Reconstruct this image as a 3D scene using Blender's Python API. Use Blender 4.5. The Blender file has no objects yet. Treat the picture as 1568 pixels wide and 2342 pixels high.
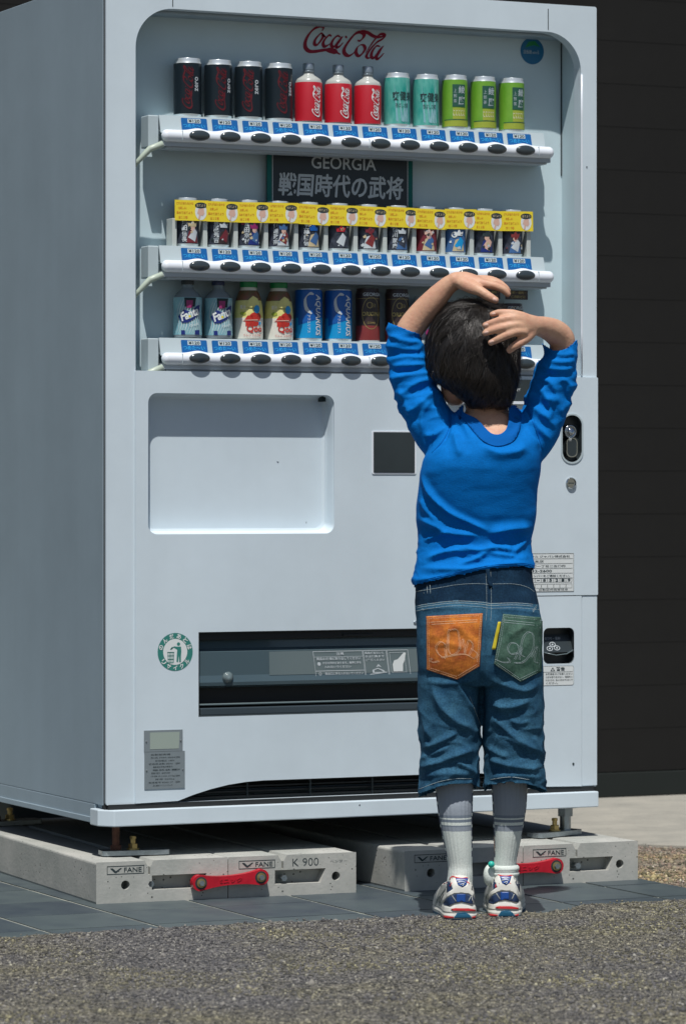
import bpy, bmesh, math, random
import numpy as np
from mathutils import Vector, Matrix
from mathutils.bvhtree import BVHTree
random.seed(7); np.random.seed(7)
PI = math.pi
S = bpy.context.scene
C = S.collection
# ------------------------------------------------------------------ camera
TH = math.radians(25.1)
FWD = Vector((math.sin(TH), math.cos(TH), 0)); RGT = Vector((math.cos(TH), -math.sin(TH), 0))
FL = 8300.0; CX = 784.0; HZ = 1130.0; CAMZ = 0.75      # focal length, centre column and eye level measured in the photograph
CAM = Vector((-2.439, -6.234, CAMZ))
cd = bpy.data.cameras.new('camera'); cam = bpy.data.objects.new('camera', cd); C.objects.link(cam)
cam.location = CAM; cam.rotation_euler = (PI / 2, 0, -TH)
cd.sensor_fit = 'HORIZONTAL'; cd.sensor_width = 36; cd.lens = 36 * FL / 1568
cd.shift_y = -41 / 1568.0; cd.clip_end = 400
cd.dof.use_dof = True; cd.dof.focus_distance = 6.62; cd.dof.aperture_fstop = 13
S.camera = cam
# ------------------------------------------------------------------ world, sun
SUN_AZ = math.radians(27); SUN_EL = math.radians(64)
to_sun = Vector((-math.sin(SUN_AZ) * math.cos(SUN_EL), -math.cos(SUN_AZ) * math.cos(SUN_EL), math.sin(SUN_EL)))
w = bpy.data.worlds.new("World"); S.world = w; w.use_nodes = True
nt = w.node_tree; bg = nt.nodes['Background']; sky = nt.nodes.new('ShaderNodeTexSky')
sky.sky_type = 'NISHITA'; sky.sun_disc = False; sky.sun_elevation = SUN_EL
sky.sun_rotation = math.atan2(to_sun.x, to_sun.y)
nt.links.new(sky.outputs[0], bg.inputs[0]); bg.inputs[1].default_value = 0.056
sd = bpy.data.lights.new('sun', 'SUN'); sun = bpy.data.objects.new('sun', sd); C.objects.link(sun)
sd.energy = 4.3; sd.angle = math.radians(0.55); sd.color = (1.0, 0.965, 0.92)
sun.rotation_euler = to_sun.to_track_quat('Z', 'Y').to_euler(); sun.location = to_sun * 20
vs = S.view_settings; vs.view_transform = 'Standard'; vs.look = 'None'; vs.gamma = 1; vs.use_curve_mapping = False
vs.exposure = 0.10

# ------------------------------------------------------------------ measuring: a direction seen in the photo cut by a real plane
def ray(px, py):
    return FWD + RGT * ((px - CX) / FL) + Vector((0, 0, 1)) * ((HZ - py) / FL)
def fp(px, py, Y=0.0):                       # plane of the machine front (or Y metres behind it)
    d = ray(px, py); t = (Y - CAM.y) / d.y; p = CAM + d * t
    return p.x, p.z
def gp(px, py, Z=0.0):                       # ground
    d = ray(px, py); t = (Z - CAM.z) / d.z; p = CAM + d * t
    return p.x, p.y

# ------------------------------------------------------------------ materials
def mat(name, col, rough=0.5, metal=0.0, spec=0.5, var=0.0, vscale=8.0, bump=0.0, bscale=60.0, coat=0.0, alpha=1.0, trans=0.0, sheen=0.0, stretch=None, sss=0.0, col2=None, grain=0.0, gscale=700.0, streak=0.0):
    m = bpy.data.materials.new(name); m.use_nodes = True
    N = m.node_tree.nodes; L = m.node_tree.links; b = N['Principled BSDF']
    b.inputs['Roughness'].default_value = rough; b.inputs['Metallic'].default_value = metal
    b.inputs['Specular IOR Level'].default_value = spec; b.inputs['Coat Weight'].default_value = coat
    b.inputs['Alpha'].default_value = alpha; b.inputs['Transmission Weight'].default_value = trans
    if sheen: b.inputs['Sheen Weight'].default_value = sheen; b.inputs['Sheen Roughness'].default_value = .4
    if sss:
        b.inputs['Subsurface Weight'].default_value = sss; b.inputs['Subsurface Radius'].default_value = (.8, .3, .15); b.inputs['Subsurface Scale'].default_value = .006
    b.inputs['Base Color'].default_value = (*col, 1)
    m.diffuse_color = (*col, 1)
    tc = N.new('ShaderNodeTexCoord'); src = tc.outputs['Object']
    if stretch:
        mp = N.new('ShaderNodeMapping'); mp.inputs['Scale'].default_value = stretch; L.new(src, mp.inputs[0]); src = mp.outputs[0]
    if var or col2:
        n = N.new('ShaderNodeTexNoise'); n.inputs['Scale'].default_value = vscale; n.inputs['Detail'].default_value = 6; n.inputs['Roughness'].default_value = .65
        L.new(src, n.inputs['Vector']); r = N.new('ShaderNodeValToRGB'); L.new(n.outputs[0], r.inputs[0])
        r.color_ramp.elements[0].position = .33; r.color_ramp.elements[1].position = .67
        lo = col2 if col2 else tuple(c * (1 - var) for c in col)
        hi = col if col2 else tuple(min(1, c * (1 + var)) for c in col)
        r.color_ramp.elements[0].color = (*lo, 1); r.color_ramp.elements[1].color = (*hi, 1)
        L.new(r.outputs[0], b.inputs['Base Color'])
    if grain or streak:
        src_c = b.inputs['Base Color'].links[0].from_socket if b.inputs['Base Color'].is_linked else None
        for amt, scl, st in ((grain, gscale, (1, 1, 1)), (streak, 14.0, (1.0, 1.0, .06))):
            if not amt: continue
            mp2 = N.new('ShaderNodeMapping'); mp2.inputs['Scale'].default_value = st; L.new(tc.outputs['Object'], mp2.inputs[0])
            g = N.new('ShaderNodeTexNoise'); g.inputs['Scale'].default_value = scl; g.inputs['Detail'].default_value = 3; L.new(mp2.outputs[0], g.inputs['Vector'])
            mr = N.new('ShaderNodeMapRange'); mr.inputs[1].default_value = .3; mr.inputs[2].default_value = .7; mr.inputs[3].default_value = 1 - amt; mr.inputs[4].default_value = 1 + amt * .8
            L.new(g.outputs[0], mr.inputs[0]); mx = N.new('ShaderNodeMix'); mx.data_type = 'RGBA'; mx.blend_type = 'MULTIPLY'; mx.inputs[0].default_value = 1
            if src_c: L.new(src_c, mx.inputs[6])
            else: mx.inputs[6].default_value = (*col, 1)
            L.new(mr.outputs[0], mx.inputs[7]); src_c = mx.outputs[2]; L.new(src_c, b.inputs['Base Color'])
    if bump:
        n2 = N.new('ShaderNodeTexNoise'); n2.inputs['Scale'].default_value = bscale; n2.inputs['Detail'].default_value = 5
        L.new(src, n2.inputs['Vector']); bp = N.new('ShaderNodeBump'); bp.inputs['Strength'].default_value = 1.0; bp.inputs['Distance'].default_value = bump
        L.new(n2.outputs[0], bp.inputs['Height']); L.new(bp.outputs[0], b.inputs['Normal'])
    return m

M = {}
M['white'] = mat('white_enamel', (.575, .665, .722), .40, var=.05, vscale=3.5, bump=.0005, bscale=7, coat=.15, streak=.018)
M['side'] = mat('shaded_side_enamel', (.285, .365, .42), .55, streak=.03, var=.07, vscale=2.2, bump=.0006, bscale=3)  # flank enamel tinted darker than the front; its dimmer light is in the colour
M['inner'] = mat('display_backing', (.50, .62, .665), .55, var=.04, vscale=4)
M['bar'] = mat('white_plastic', (.74, .79, .85), .28, coat=.3)
M['barlow'] = mat('grey_plastic', (.40, .45, .49), .4)
M['btn'] = mat('smoked_button', (.035, .048, .055), .16, coat=.6)
M['blue'] = mat('label_blue', (.006, .10, .31), .45, spec=.3, var=.1, vscale=200)
M['cyan'] = mat('label_cyan_print', (.02, .33, .68), .5)
M['paper'] = mat('white_print', (.66, .70, .70), .55)
M['grey_l'] = mat('label_grey', (.42, .50, .53), .5)
M['ink'] = mat('dark_print', (.03, .045, .05), .6, spec=.15)
M['dark'] = mat('dark_plastic', (.028, .038, .042), .35, var=.15)
M['dark2'] = mat('black_recess', (.012, .014, .015), .6)
M['seam'] = mat('seam_rubber', (.035, .05, .06), .7)
M['green_sign'] = mat('sign_green', (.012, .13, .12), .5, spec=.15)
M['navy_sign'] = mat('sign_navy', (.014, .024, .034), .4)
M['sign_blue'] = mat('sticker_blue', (.004, .13, .28), .45)
M['silver_print'] = mat('silver_print', (.50, .55, .58), .5, spec=.15)
M['red'] = mat('cola_red', (.42, .010, .022), .4)
M['darkred'] = mat('logo_red', (.26, .018, .04), .5, spec=.15)
M['black_can'] = mat('black_can_print', (.010, .017, .023), .3, spec=.3)
M['zero_red'] = mat('dull_red_print', (.11, .018, .024), .4, spec=.15)
M['alu'] = mat('can_lid_aluminium', (.70, .76, .78), .3, metal=.55)
M['teal'] = mat('tea_can_teal', (.005, .26, .22), .35, col2=(.14, .44, .38), vscale=44, stretch=(1.6, 1.6, .5))
M['lime'] = mat('green_tea_can', (.10, .29, .02), .35, col2=(.17, .37, .04), vscale=30, stretch=(1, 1, .6))
M['tea_dark'] = mat('green_tea_panel', (.02, .09, .06), .4)
M['olive'] = mat('green_tea_base', (.30, .36, .04), .4)
M['clear'] = mat('clear_plastic', (.62, .68, .68), .12, trans=.75, spec=.5)
M['clear2'] = mat('clear_bottle', (.50, .60, .66), .15, trans=.6)
M['divider'] = mat('pale_divider', (.48, .52, .50), .35)
M['stay'] = mat('aged_plastic', (.42, .49, .41), .4)
M['frost'] = mat('frosted_plastic', (.40, .42, .40), .25)
M['yellow'] = mat('yellow_card', (.78, .62, .03), .5, var=.05, vscale=30)
M['orange_ink'] = mat('orange_print', (.60, .19, .02), .5)
M['skin_print'] = mat('pink_print', (.62, .40, .32), .5)
M['coffee_dark'] = mat('coffee_can_dark', (.018, .022, .03), .35, spec=.3, col2=(.06, .07, .10), vscale=120)
M['coffee_red'] = mat('coffee_can_crimson', (.16, .02, .03), .35)
M['coffee_blue'] = mat('coffee_can_blue', (.05, .13, .30), .35)
M['cream'] = mat('cream_print', (.50, .42, .26), .5)
M['gold'] = mat('gold_print', (.33, .26, .09), .4)
M['brown'] = mat('brown_can_print', (.035, .022, .022), .35)
M['maroon'] = mat('maroon_can_print', (.20, .03, .03), .35)
M['aq1'] = mat('sports_can_blue', (.003, .09, .36), .3)
M['aq2'] = mat('sports_can_sky', (.005, .28, .60), .3)
M['navy_print'] = mat('navy_print', (.010, .025, .17), .4)
M['mag'] = mat('magenta_print', (.26, .02, .12), .4)
M['leaf'] = mat('leaf_green_cap', (.006, .22, .06), .35)
M['capnavy'] = mat('navy_cap', (.022, .035, .10), .4)
M['juice_y'] = mat('juice_label_yellow', (.66, .62, .22), .4, var=.1, vscale=60)
M['juice_r'] = mat('juice_label_red', (.48, .03, .02), .4, var=.2, vscale=80)
M['juice_t'] = mat('juice_label_top', (.24, .06, .04), .4, col2=(.10, .12, .05), vscale=90)
M['milk'] = mat('milky_white', (.70, .68, .60), .4)
M['icegreen'] = mat('ice_label', (.30, .52, .55), .35, col2=(.14, .34, .42), vscale=45)
M['chrome'] = mat('chrome', (.55, .58, .60), .12, metal=1.0)
M['steel'] = mat('galvanised_steel', (.34, .39, .42), .32, metal=.8, var=.15, vscale=60, bump=.0003, bscale=200)
M['brass'] = mat('brass_bolt', (.50, .38, .16), .3, metal=.9)
M['rust'] = mat('rusty_rod', (.09, .035, .02), .8, var=.4, vscale=90)
M['flap'] = mat('smoked_flap', (.065, .10, .118), .16, coat=.3)
M['sill'] = mat('slate_plastic', (.040, .056, .068), .35)
M['flap2'] = mat('smoked_flap_light', (.125, .165, .175), .2, coat=.2)
M['greencircle'] = mat('recycle_green', (.03, .20, .17), .5)
M['plate'] = mat('rating_plate', (.22, .26, .28), .45, metal=.2)
M['plate2'] = mat('plate_insert', (.30, .36, .32), .5)
M['redbar'] = mat('red_plastic_link', (.42, .008, .022), .32, var=.2, vscale=25)

def concrete_mat(name, c1, c2, pits=True):
    m = bpy.data.materials.new(name); m.use_nodes = True; N = m.node_tree.nodes; L = m.node_tree.links; b = N['Principled BSDF']
    b.inputs['Roughness'].default_value = .85
    tc = N.new('ShaderNodeTexCoord'); n = N.new('ShaderNodeTexNoise'); n.inputs['Scale'].default_value = 9; n.inputs['Detail'].default_value = 9; n.inputs['Roughness'].default_value = .7
    L.new(tc.outputs['Object'], n.inputs['Vector'])
    r = N.new('ShaderNodeValToRGB'); r.color_ramp.elements[0].position = .35; r.color_ramp.elements[1].position = .65
    r.color_ramp.elements[0].color = (*c1, 1); r.color_ramp.elements[1].color = (*c2, 1); L.new(n.outputs[0], r.inputs[0])
    v = N.new('ShaderNodeTexVoronoi'); v.inputs['Scale'].default_value = 95; L.new(tc.outputs['Object'], v.inputs['Vector'])
    n3 = N.new('ShaderNodeTexNoise'); n3.inputs['Scale'].default_value = 14; L.new(tc.outputs['Object'], n3.inputs['Vector'])
    md = N.new('ShaderNodeMath'); md.operation = 'MULTIPLY_ADD'; L.new(n3.outputs[0], md.inputs[0]); md.inputs[1].default_value = -.42; L.new(v.outputs['Distance'], md.inputs[2])
    r2 = N.new('ShaderNodeValToRGB'); r2.color_ramp.elements[0].position = -.0 ; r2.color_ramp.elements[1].position = .03
    L.new(md.outputs[0], r2.inputs[0])
    ad = N.new('ShaderNodeMath'); ad.operation = 'ADD'; ad.inputs[1].default_value = .13; L.new(md.outputs[0], ad.inputs[0]); L.new(ad.outputs[0], r2.inputs[0])
    mx = N.new('ShaderNodeMix'); mx.data_type = 'RGBA'; mx.inputs[6].default_value = (c1[0] * .35, c1[1] * .35, c1[2] * .35, 1)
    L.new(r2.outputs[0], mx.inputs[0]); L.new(r.outputs[0], mx.inputs[7]); L.new(mx.outputs[2], b.inputs['Base Color'])
    n4 = N.new('ShaderNodeTexNoise'); n4.inputs['Scale'].default_value = 130; n4.inputs['Detail'].default_value = 5; L.new(tc.outputs['Object'], n4.inputs['Vector'])
    a2 = N.new('ShaderNodeMath'); a2.operation = 'MULTIPLY_ADD'; a2.inputs[1].default_value = 1.5; L.new(r2.outputs[0], a2.inputs[0]); L.new(n4.outputs[0], a2.inputs[2])
    bp = N.new('ShaderNodeBump'); bp.inputs['Distance'].default_value = .0006; L.new(a2.outputs[0], bp.inputs['Height']); L.new(bp.outputs[0], b.inputs['Normal'])
    return m
M['block'] = concrete_mat('cast_concrete', (.31, .325, .30), (.425, .425, .395))
M['apron'] = concrete_mat('smooth_concrete', (.27, .265, .235), (.36, .345, .30))

def asphalt_mat(name, stones, tan_amt):
    m = bpy.data.materials.new(name); m.use_nodes = True; N = m.node_tree.nodes; L = m.node_tree.links; b = N['Principled BSDF']
    b.inputs['Roughness'].default_value = .9; b.inputs['Specular IOR Level'].default_value = .25
    tc = N.new('ShaderNodeTexCoord')
    v = N.new('ShaderNodeTexVoronoi'); v.inputs['Scale'].default_value = 190; v.inputs['Randomness'].default_value = 1; L.new(tc.outputs['Object'], v.inputs['Vector'])
    sp = N.new('ShaderNodeSeparateColor'); L.new(v.outputs['Color'], sp.inputs[0])
    r = N.new('ShaderNodeValToRGB'); r.color_ramp.interpolation = 'CONSTANT'
    els = r.color_ramp.elements
    els[0].position = 0; els[0].color = (*stones[0], 1); els[1].position = .18; els[1].color = (*stones[1], 1)
    for p, c in zip((.42, .66, .84, .95), stones[2:]): e = els.new(p); e.color = (*c, 1)
    L.new(sp.outputs[0], r.inputs[0])
    n = N.new('ShaderNodeTexNoise'); n.inputs['Scale'].default_value = 2.3; n.inputs['Detail'].default_value = 5; L.new(tc.outputs['Object'], n.inputs['Vector'])
    r2 = N.new('ShaderNodeValToRGB'); r2.color_ramp.elements[0].position = .42; r2.color_ramp.elements[1].position = .62
    r2.color_ramp.elements[0].color = (1, 1, 1, 1); r2.color_ramp.elements[1].color = (*tan_amt, 1); L.new(n.outputs[0], r2.inputs[0])
    mx = N.new('ShaderNodeMix'); mx.data_type = 'RGBA'; mx.blend_type = 'MULTIPLY'; mx.inputs[0].default_value = 1
    L.new(r.outputs[0], mx.inputs[6]); L.new(r2.outputs[0], mx.inputs[7])
    r3 = N.new('ShaderNodeValToRGB'); r3.color_ramp.elements[0].position = .0; r3.color_ramp.elements[1].position = .45
    r3.color_ramp.elements[0].color = (1, 1, 1, 1); r3.color_ramp.elements[1].color = (.25, .25, .25, 1)
    ml = N.new('ShaderNodeMath'); ml.operation = 'MULTIPLY'; ml.inputs[1].default_value = 1.0; L.new(v.outputs['Distance'], ml.inputs[0]); L.new(ml.outputs[0], r3.inputs[0])
    L.new(mx.outputs[2], b.inputs['Base Color'])
    bp = N.new('ShaderNodeBump'); bp.inputs['Distance'].default_value = .0032; bp.inputs['Strength'].default_value = 1
    v2 = N.new('ShaderNodeTexVoronoi'); v2.inputs['Scale'].default_value = 190; L.new(tc.outputs['Object'], v2.inputs['Vector'])
    ng = N.new('ShaderNodeMath'); ng.operation = 'MULTIPLY'; ng.inputs[1].default_value = -1; L.new(v2.outputs['Distance'], ng.inputs[0])
    n5 = N.new('ShaderNodeTexNoise'); n5.inputs['Scale'].default_value = 40; n5.inputs['Detail'].default_value = 4; L.new(tc.outputs['Object'], n5.inputs['Vector'])
    a3 = N.new('ShaderNodeMath'); a3.operation = 'MULTIPLY_ADD'; a3.inputs[1].default_value = .8; L.new(n5.outputs[0], a3.inputs[0]); L.new(ng.outputs[0], a3.inputs[2])
    L.new(a3.outputs[0], bp.inputs['Height']); L.new(bp.outputs[0], b.inputs['Normal'])
    return m
M['asphalt'] = asphalt_mat('asphalt', [(.035, .036, .040), (.070, .070, .075), (.105, .103, .106), (.145, .138, .136), (.21, .20, .18), (.36, .35, .32)], (1.22, 1.17, .86))
M['aggregate'] = asphalt_mat('pinkish_aggregate', [(.10, .095, .08), (.16, .15, .12), (.22, .17, .14), (.26, .24, .18), (.30, .22, .18), (.40, .38, .32)], (1.15, 1.0, .85))

def tile_mat():
    m = mat('slate_tile', (.075, .095, .12), .5, bump=.0004, bscale=70)
    N = m.node_tree.nodes; L = m.node_tree.links; b = N['Principled BSDF']
    oi = N.new('ShaderNodeObjectInfo'); tc = N.new('ShaderNodeTexCoord'); n = N.new('ShaderNodeTexNoise'); n.inputs['Scale'].default_value = 14; n.inputs['Detail'].default_value = 8
    ad = N.new('ShaderNodeVectorMath'); ad.operation = 'ADD'; L.new(tc.outputs['Object'], ad.inputs[0]); L.new(oi.outputs['Location'], ad.inputs[1]); L.new(ad.outputs[0], n.inputs['Vector'])
    mx = N.new('ShaderNodeMath'); mx.operation = 'MULTIPLY_ADD'; mx.inputs[1].default_value = .30; L.new(oi.outputs['Random'], mx.inputs[0]); 
    m2 = N.new('ShaderNodeMath'); m2.operation = 'MULTIPLY'; m2.inputs[1].default_value = .8; L.new(n.outputs[0], m2.inputs[0]); L.new(m2.outputs[0], mx.inputs[2])
    r = N.new('ShaderNodeValToRGB'); L.new(mx.outputs[0], r.inputs[0]); e = r.color_ramp.elements
    e[0].position = .3; e[0].color = (.034, .047, .062, 1); e[1].position = .75; e[1].color = (.070, .092, .096, 1)
    L.new(r.outputs[0], b.inputs['Base Color']); return m
M['tile'] = tile_mat()
M['grout'] = mat('pale_grout', (.42, .44, .38), .9, col2=(.16, .17, .16), vscale=7, bump=.001)
M['wall'] = mat('dark_siding', (.0110, .0110, .0106), .8, spec=.2, var=.15, vscale=3)
M['walledge'] = mat('dark_sill', (.015, .019, .018), .7, spec=.2)
# person
M['skin'] = mat('skin', (.60, .37, .245), .52, spec=.35, col2=(.54, .285, .195), vscale=48, bump=.0008, bscale=150, sss=.07)
M['nail'] = mat('nail', (.66, .43, .35), .3)
M['hair'] = mat('black_hair', (.022, .018, .015), .36, spec=.65)
M['hairbase'] = mat('black_hair_base', (.008, .007, .007), .6)
M['shirt'] = mat('blue_cotton', (.0, .148, .50), .85, spec=.12, var=.08, vscale=40, bump=.0005, bscale=420, grain=.10, gscale=420)
M['shirt_rib'] = mat('blue_rib_knit', (.0, .095, .36), .85, spec=.12, bump=.0008, bscale=300)
M['denim'] = mat('washed_denim', (.018, .070, .135), .9, spec=.12, col2=(.040, .125, .20), vscale=22, bump=.0006, bscale=420, grain=.32, gscale=380)
M['denim_dark'] = mat('dark_denim', (.005, .020, .045), .9, spec=.12, col2=(.010, .034, .068), vscale=30, bump=.0005, bscale=420, grain=.3, gscale=380)
M['stitch'] = mat('pale_stitch', (.36, .44, .46), .8)
M['stitch_o'] = mat('cream_stitch', (.72, .50, .32), .8)
M['pocket_o'] = mat('orange_pocket_cloth', (.58, .20, .035), .9, spec=.12, col2=(.36, .085, .03), vscale=45, bump=.0012, bscale=120, grain=.22, gscale=400)
M['pocket_g'] = mat('green_pocket_cloth', (.035, .085, .062), .9, spec=.12, col2=(.085, .155, .12), vscale=45, bump=.0012, bscale=120, grain=.25, gscale=400)
M['tab'] = mat('yellow_tab', (.55, .46, .02), .7)
M['sock'] = mat('pale_rib_sock', (.66, .72, .68), .9, spec=.1, grain=.12, gscale=500, bump=.0004, bscale=300)
M['sock_g'] = mat('grey_sock_band', (.17, .21, .26), .9)
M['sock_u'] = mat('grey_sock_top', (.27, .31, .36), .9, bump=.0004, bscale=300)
M['navy'] = mat('navy_mesh', (.008, .028, .085), .6, bump=.0005, bscale=600)
M['shoe_w'] = mat('white_synthetic', (.62, .62, .57), .4)
M['shoe_g'] = mat('silver_synthetic', (.38, .40, .38), .35, metal=.3)
M['shoe_r'] = mat('red_trim', (.50, .025, .03), .5)
M['shoe_b'] = mat('royal_blue', (.01, .06, .26), .35)
M['sole_b'] = mat('teal_sole', (.01, .09, .17), .4)
M['turq'] = mat('turquoise_bead', (.02, .42, .34), .4)

# ------------------------------------------------------------------ mesh helpers
def link(name, me, parent=None, smooth=False, kind=None, label=None):
    o = bpy.data.objects.new(name, me); C.objects.link(o)
    if parent is not None: o.parent = parent
    if kind: o['kind'] = kind
    if label: o['label'] = label
    if smooth:
        me.polygons.foreach_set('use_smooth', [True] * len(me.polygons)); me.update()
    return o
def empty(name, loc=(0, 0, 0), rz=0, label=None, cat=None, group=None, kind=None):
    o = bpy.data.objects.new(name, None); o.empty_display_size = .05; C.objects.link(o); o.location = loc; o.rotation_euler = (0, 0, rz)
    if label: o['label'] = label
    if cat: o['category'] = cat
    if group: o['group'] = group
    if kind: o['kind'] = kind
    return o
class MB:
    def __init__(s): s.v = []; s.f = []; s.mi = []; s.m = []; s.cur = 0
    def use(s, mt):
        if mt not in s.m: s.m.append(mt)
        s.cur = s.m.index(mt); return s
    def add(s, vs, fs):
        o = len(s.v); s.v += [tuple(p) for p in vs]; s.f += [tuple(i + o for i in f) for f in fs]; s.mi += [s.cur] * len(fs); return s
    def box(s, x0, x1, y0, y1, z0, z1):
        return s.add([(x0, y0, z0), (x1, y0, z0), (x1, y1, z0), (x0, y1, z0), (x0, y0, z1), (x1, y0, z1), (x1, y1, z1), (x0, y1, z1)],
                     [(0, 3, 2, 1), (4, 5, 6, 7), (0, 1, 5, 4), (1, 2, 6, 5), (2, 3, 7, 6), (3, 0, 4, 7)])
    def rings(s, rs, cap=True, close=True):
        n = len(rs[0]); vs = [p for r in rs for p in r]; fs = []
        for i in range(len(rs) - 1):
            for j in range(n if close else n - 1):
                k = (j + 1) % n; fs.append((i * n + j, i * n + k, (i + 1) * n + k, (i + 1) * n + j))
        if cap: fs.append(tuple(range(n - 1, -1, -1))); fs.append(tuple((len(rs) - 1) * n + j for j in range(n)))
        return s.add(vs, fs)
    def lathe(s, prof, c=(0, 0, 0), n=32, ax='Z'):
        rs = []
        for r, h in prof:
            ring = []
            for j in range(n):
                a = 2 * PI * j / n; x, y = r * math.cos(a), r * math.sin(a)
                p = (x, y, h) if ax == 'Z' else ((x, -h, y) if ax == 'Y' else (h, x, y))
                ring.append((c[0] + p[0], c[1] + p[1], c[2] + p[2]))
            rs.append(ring)
        return s.rings(rs)
    def tube(s, pts, r, n=8):
        P = [Vector(p) for p in pts]; rs = []
        for i, p in enumerate(P):
            t = (P[min(i + 1, len(P) - 1)] - P[max(i - 1, 0)]).normalized()
            up = Vector((0, 1, 0)) if abs(t.y) < .9 else Vector((1, 0, 0))
            u = t.cross(up).normalized(); v = u.cross(t); rr = r[i] if isinstance(r, (list, tuple)) else r
            rs.append([p + u * rr * math.cos(2 * PI * j / n) + v * rr * math.sin(2 * PI * j / n) for j in range(n)])
        return s.rings(rs)
    def mesh(s, name='m'):
        me = bpy.data.meshes.new(name); me.from_pydata(s.v, [], s.f)
        for mt in s.m: me.materials.append(mt)
        me.polygons.foreach_set('material_index', s.mi); me.update(); return me
    def build(s, name, parent=None, smooth=False, bevel=0, seg=2, **k):
        me = s.mesh(name); bm = bmesh.new(); bm.from_mesh(me); bmesh.ops.recalc_face_normals(bm, faces=bm.faces); bm.to_mesh(me); bm.free()
        o = link(name, me, parent, smooth, **k)
        if bevel:
            b = o.modifiers.new('bevel', 'BEVEL'); b.width = bevel; b.segments = seg; b.limit_method = 'ANGLE'; b.angle_limit = math.radians(40)
            b.harden_normals = False
        return o
def eval_mesh(ob):
    dg = bpy.context.evaluated_depsgraph_get(); dg.update(); return bpy.data.meshes.new_from_object(ob.evaluated_get(dg))
_cache = {}
def _flat(curve):
    o = bpy.data.objects.new('tmp', curve); C.objects.link(o); me = eval_mesh(o)
    vs = [(v.co.x, v.co.y, v.co.z) for v in me.vertices]; fs = [tuple(p.vertices) for p in me.polygons]
    bpy.data.objects.remove(o); bpy.data.meshes.remove(me); return vs, fs
def text2d(txt, shear=0.0, bold=0.0, space=1.0):
    k = (txt, shear, bold, space)
    if k not in _cache:
        c = bpy.data.curves.new('t', 'FONT'); c.body = txt; c.shear = shear; c.offset = bold; c.size = 1; c.space_character = space; c.resolution_u = 3
        vs, fs = _flat(c); bpy.data.curves.remove(c)
        if vs:
            x0 = min(v[0] for v in vs); x1 = max(v[0] for v in vs); y0 = min(v[1] for v in vs); y1 = max(v[1] for v in vs)
            vs = [((v[0] - x0) / (x1 - x0) - .5, (v[1] - y0) / (y1 - y0) - .5) for v in vs]
        _cache[k] = (vs, fs)
    return _cache[k]
def fill2d(splines, extrude=0.0, bevel=0.0):
    c = bpy.data.curves.new('f', 'CURVE'); c.dimensions = '2D'; c.fill_mode = 'BOTH'; c.extrude = extrude; c.bevel_depth = bevel; c.bevel_resolution = 1
    for sp in splines:
        q = c.splines.new('POLY'); q.points.add(len(sp) - 1); q.use_cyclic_u = True
        for i, p in enumerate(sp): q.points[i].co = (p[0], p[1], 0, 1)
    r = _flat(c); bpy.data.curves.remove(c); return r
def subdiv2d(vs, fs, step):
    bm = bmesh.new(); vv = [bm.verts.new((v[0], v[1], 0)) for v in vs]
    for f in fs:
        try: bm.faces.new([vv[i] for i in f])
        except ValueError: pass
    bm.verts.ensure_lookup_table()
    x0 = min(v[0] for v in vs); x1 = max(v[0] for v in vs); y0 = min(v[1] for v in vs); y1 = max(v[1] for v in vs)
    for lo, hi, no in ((x0, x1, (1, 0, 0)), (y0, y1, (0, 1, 0))):
        k = math.floor(lo / step) + 1
        while k * step < hi:
            g = bm.verts[:] + bm.edges[:] + bm.faces[:]
            bmesh.ops.bisect_plane(bm, geom=g, plane_co=Vector(no) * (k * step), plane_no=no); k += 1
    bm.verts.index_update()
    r = ([(v.co.x, v.co.y) for v in bm.verts], [tuple(v.index for v in f.verts) for f in bm.faces]); bm.free(); return r
def rr(x0, z0, x1, z1, r, n=8):
    pts = []
    for cx, cz, a0 in ((x1 - r, z1 - r, 0), (x0 + r, z1 - r, PI / 2), (x0 + r, z0 + r, PI), (x1 - r, z0 + r, 1.5 * PI)):
        for i in range(n + 1): a = a0 + PI / 2 * i / n; pts.append((cx + r * math.cos(a), cz + r * math.sin(a)))
    return pts
def plate(mb, splines, y0, y1):             # a plate with real thickness lying in XZ, holes cut out
    t = (y1 - y0) / 2; vs, fs = fill2d(splines, t); ym = (y0 + y1) / 2
    mb.add([(x, ym - z, y) for x, y, z in vs], fs)
def decal(mb, mt, splines, Y):
    vs, fs = fill2d(splines); mb.use(mt).add([(x, Y, y) for x, y, z in vs], fs)
def text(mb, mt, txt, cx, cz, w_, h, Y, rot=0, shear=0, bold=0.0, space=1.0, mapf=None, step=None):
    vs, fs = text2d(txt, shear, bold, space)
    if not vs: return
    ca, sa = math.cos(rot), math.sin(rot)
    pts = [(cx + (x * w_) * ca - (y * h) * sa, cz + (x * w_) * sa + (y * h) * ca) for x, y in vs]
    if step: pts, fs = subdiv2d(pts, fs, step)
    mb.use(mt).add([mapf(x, z) if mapf else (x, Y, z) for x, z in pts], fs)
def circ(cx, cz, r, n=40, rz=None): return [(cx + r * math.cos(2 * PI * i / n), cz + (rz or r) * math.sin(2 * PI * i / n)) for i in range(n)]
def catmull(P, k=6):
    P = [np.array(p, float) for p in P]; Q = [2 * P[0] - P[1]] + P + [2 * P[-1] - P[-2]]; out = []
    for i in range(1, len(Q) - 2):
        for j in range(k):
            t = j / k; a, b, c, d = Q[i - 1], Q[i], Q[i + 1], Q[i + 2]
            out.append(.5 * (2 * b + (c - a) * t + (2 * a - 5 * b + 4 * c - d) * t * t + (3 * b - a - 3 * c + d) * t ** 3))
    out.append(P[-1]); return out
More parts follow.
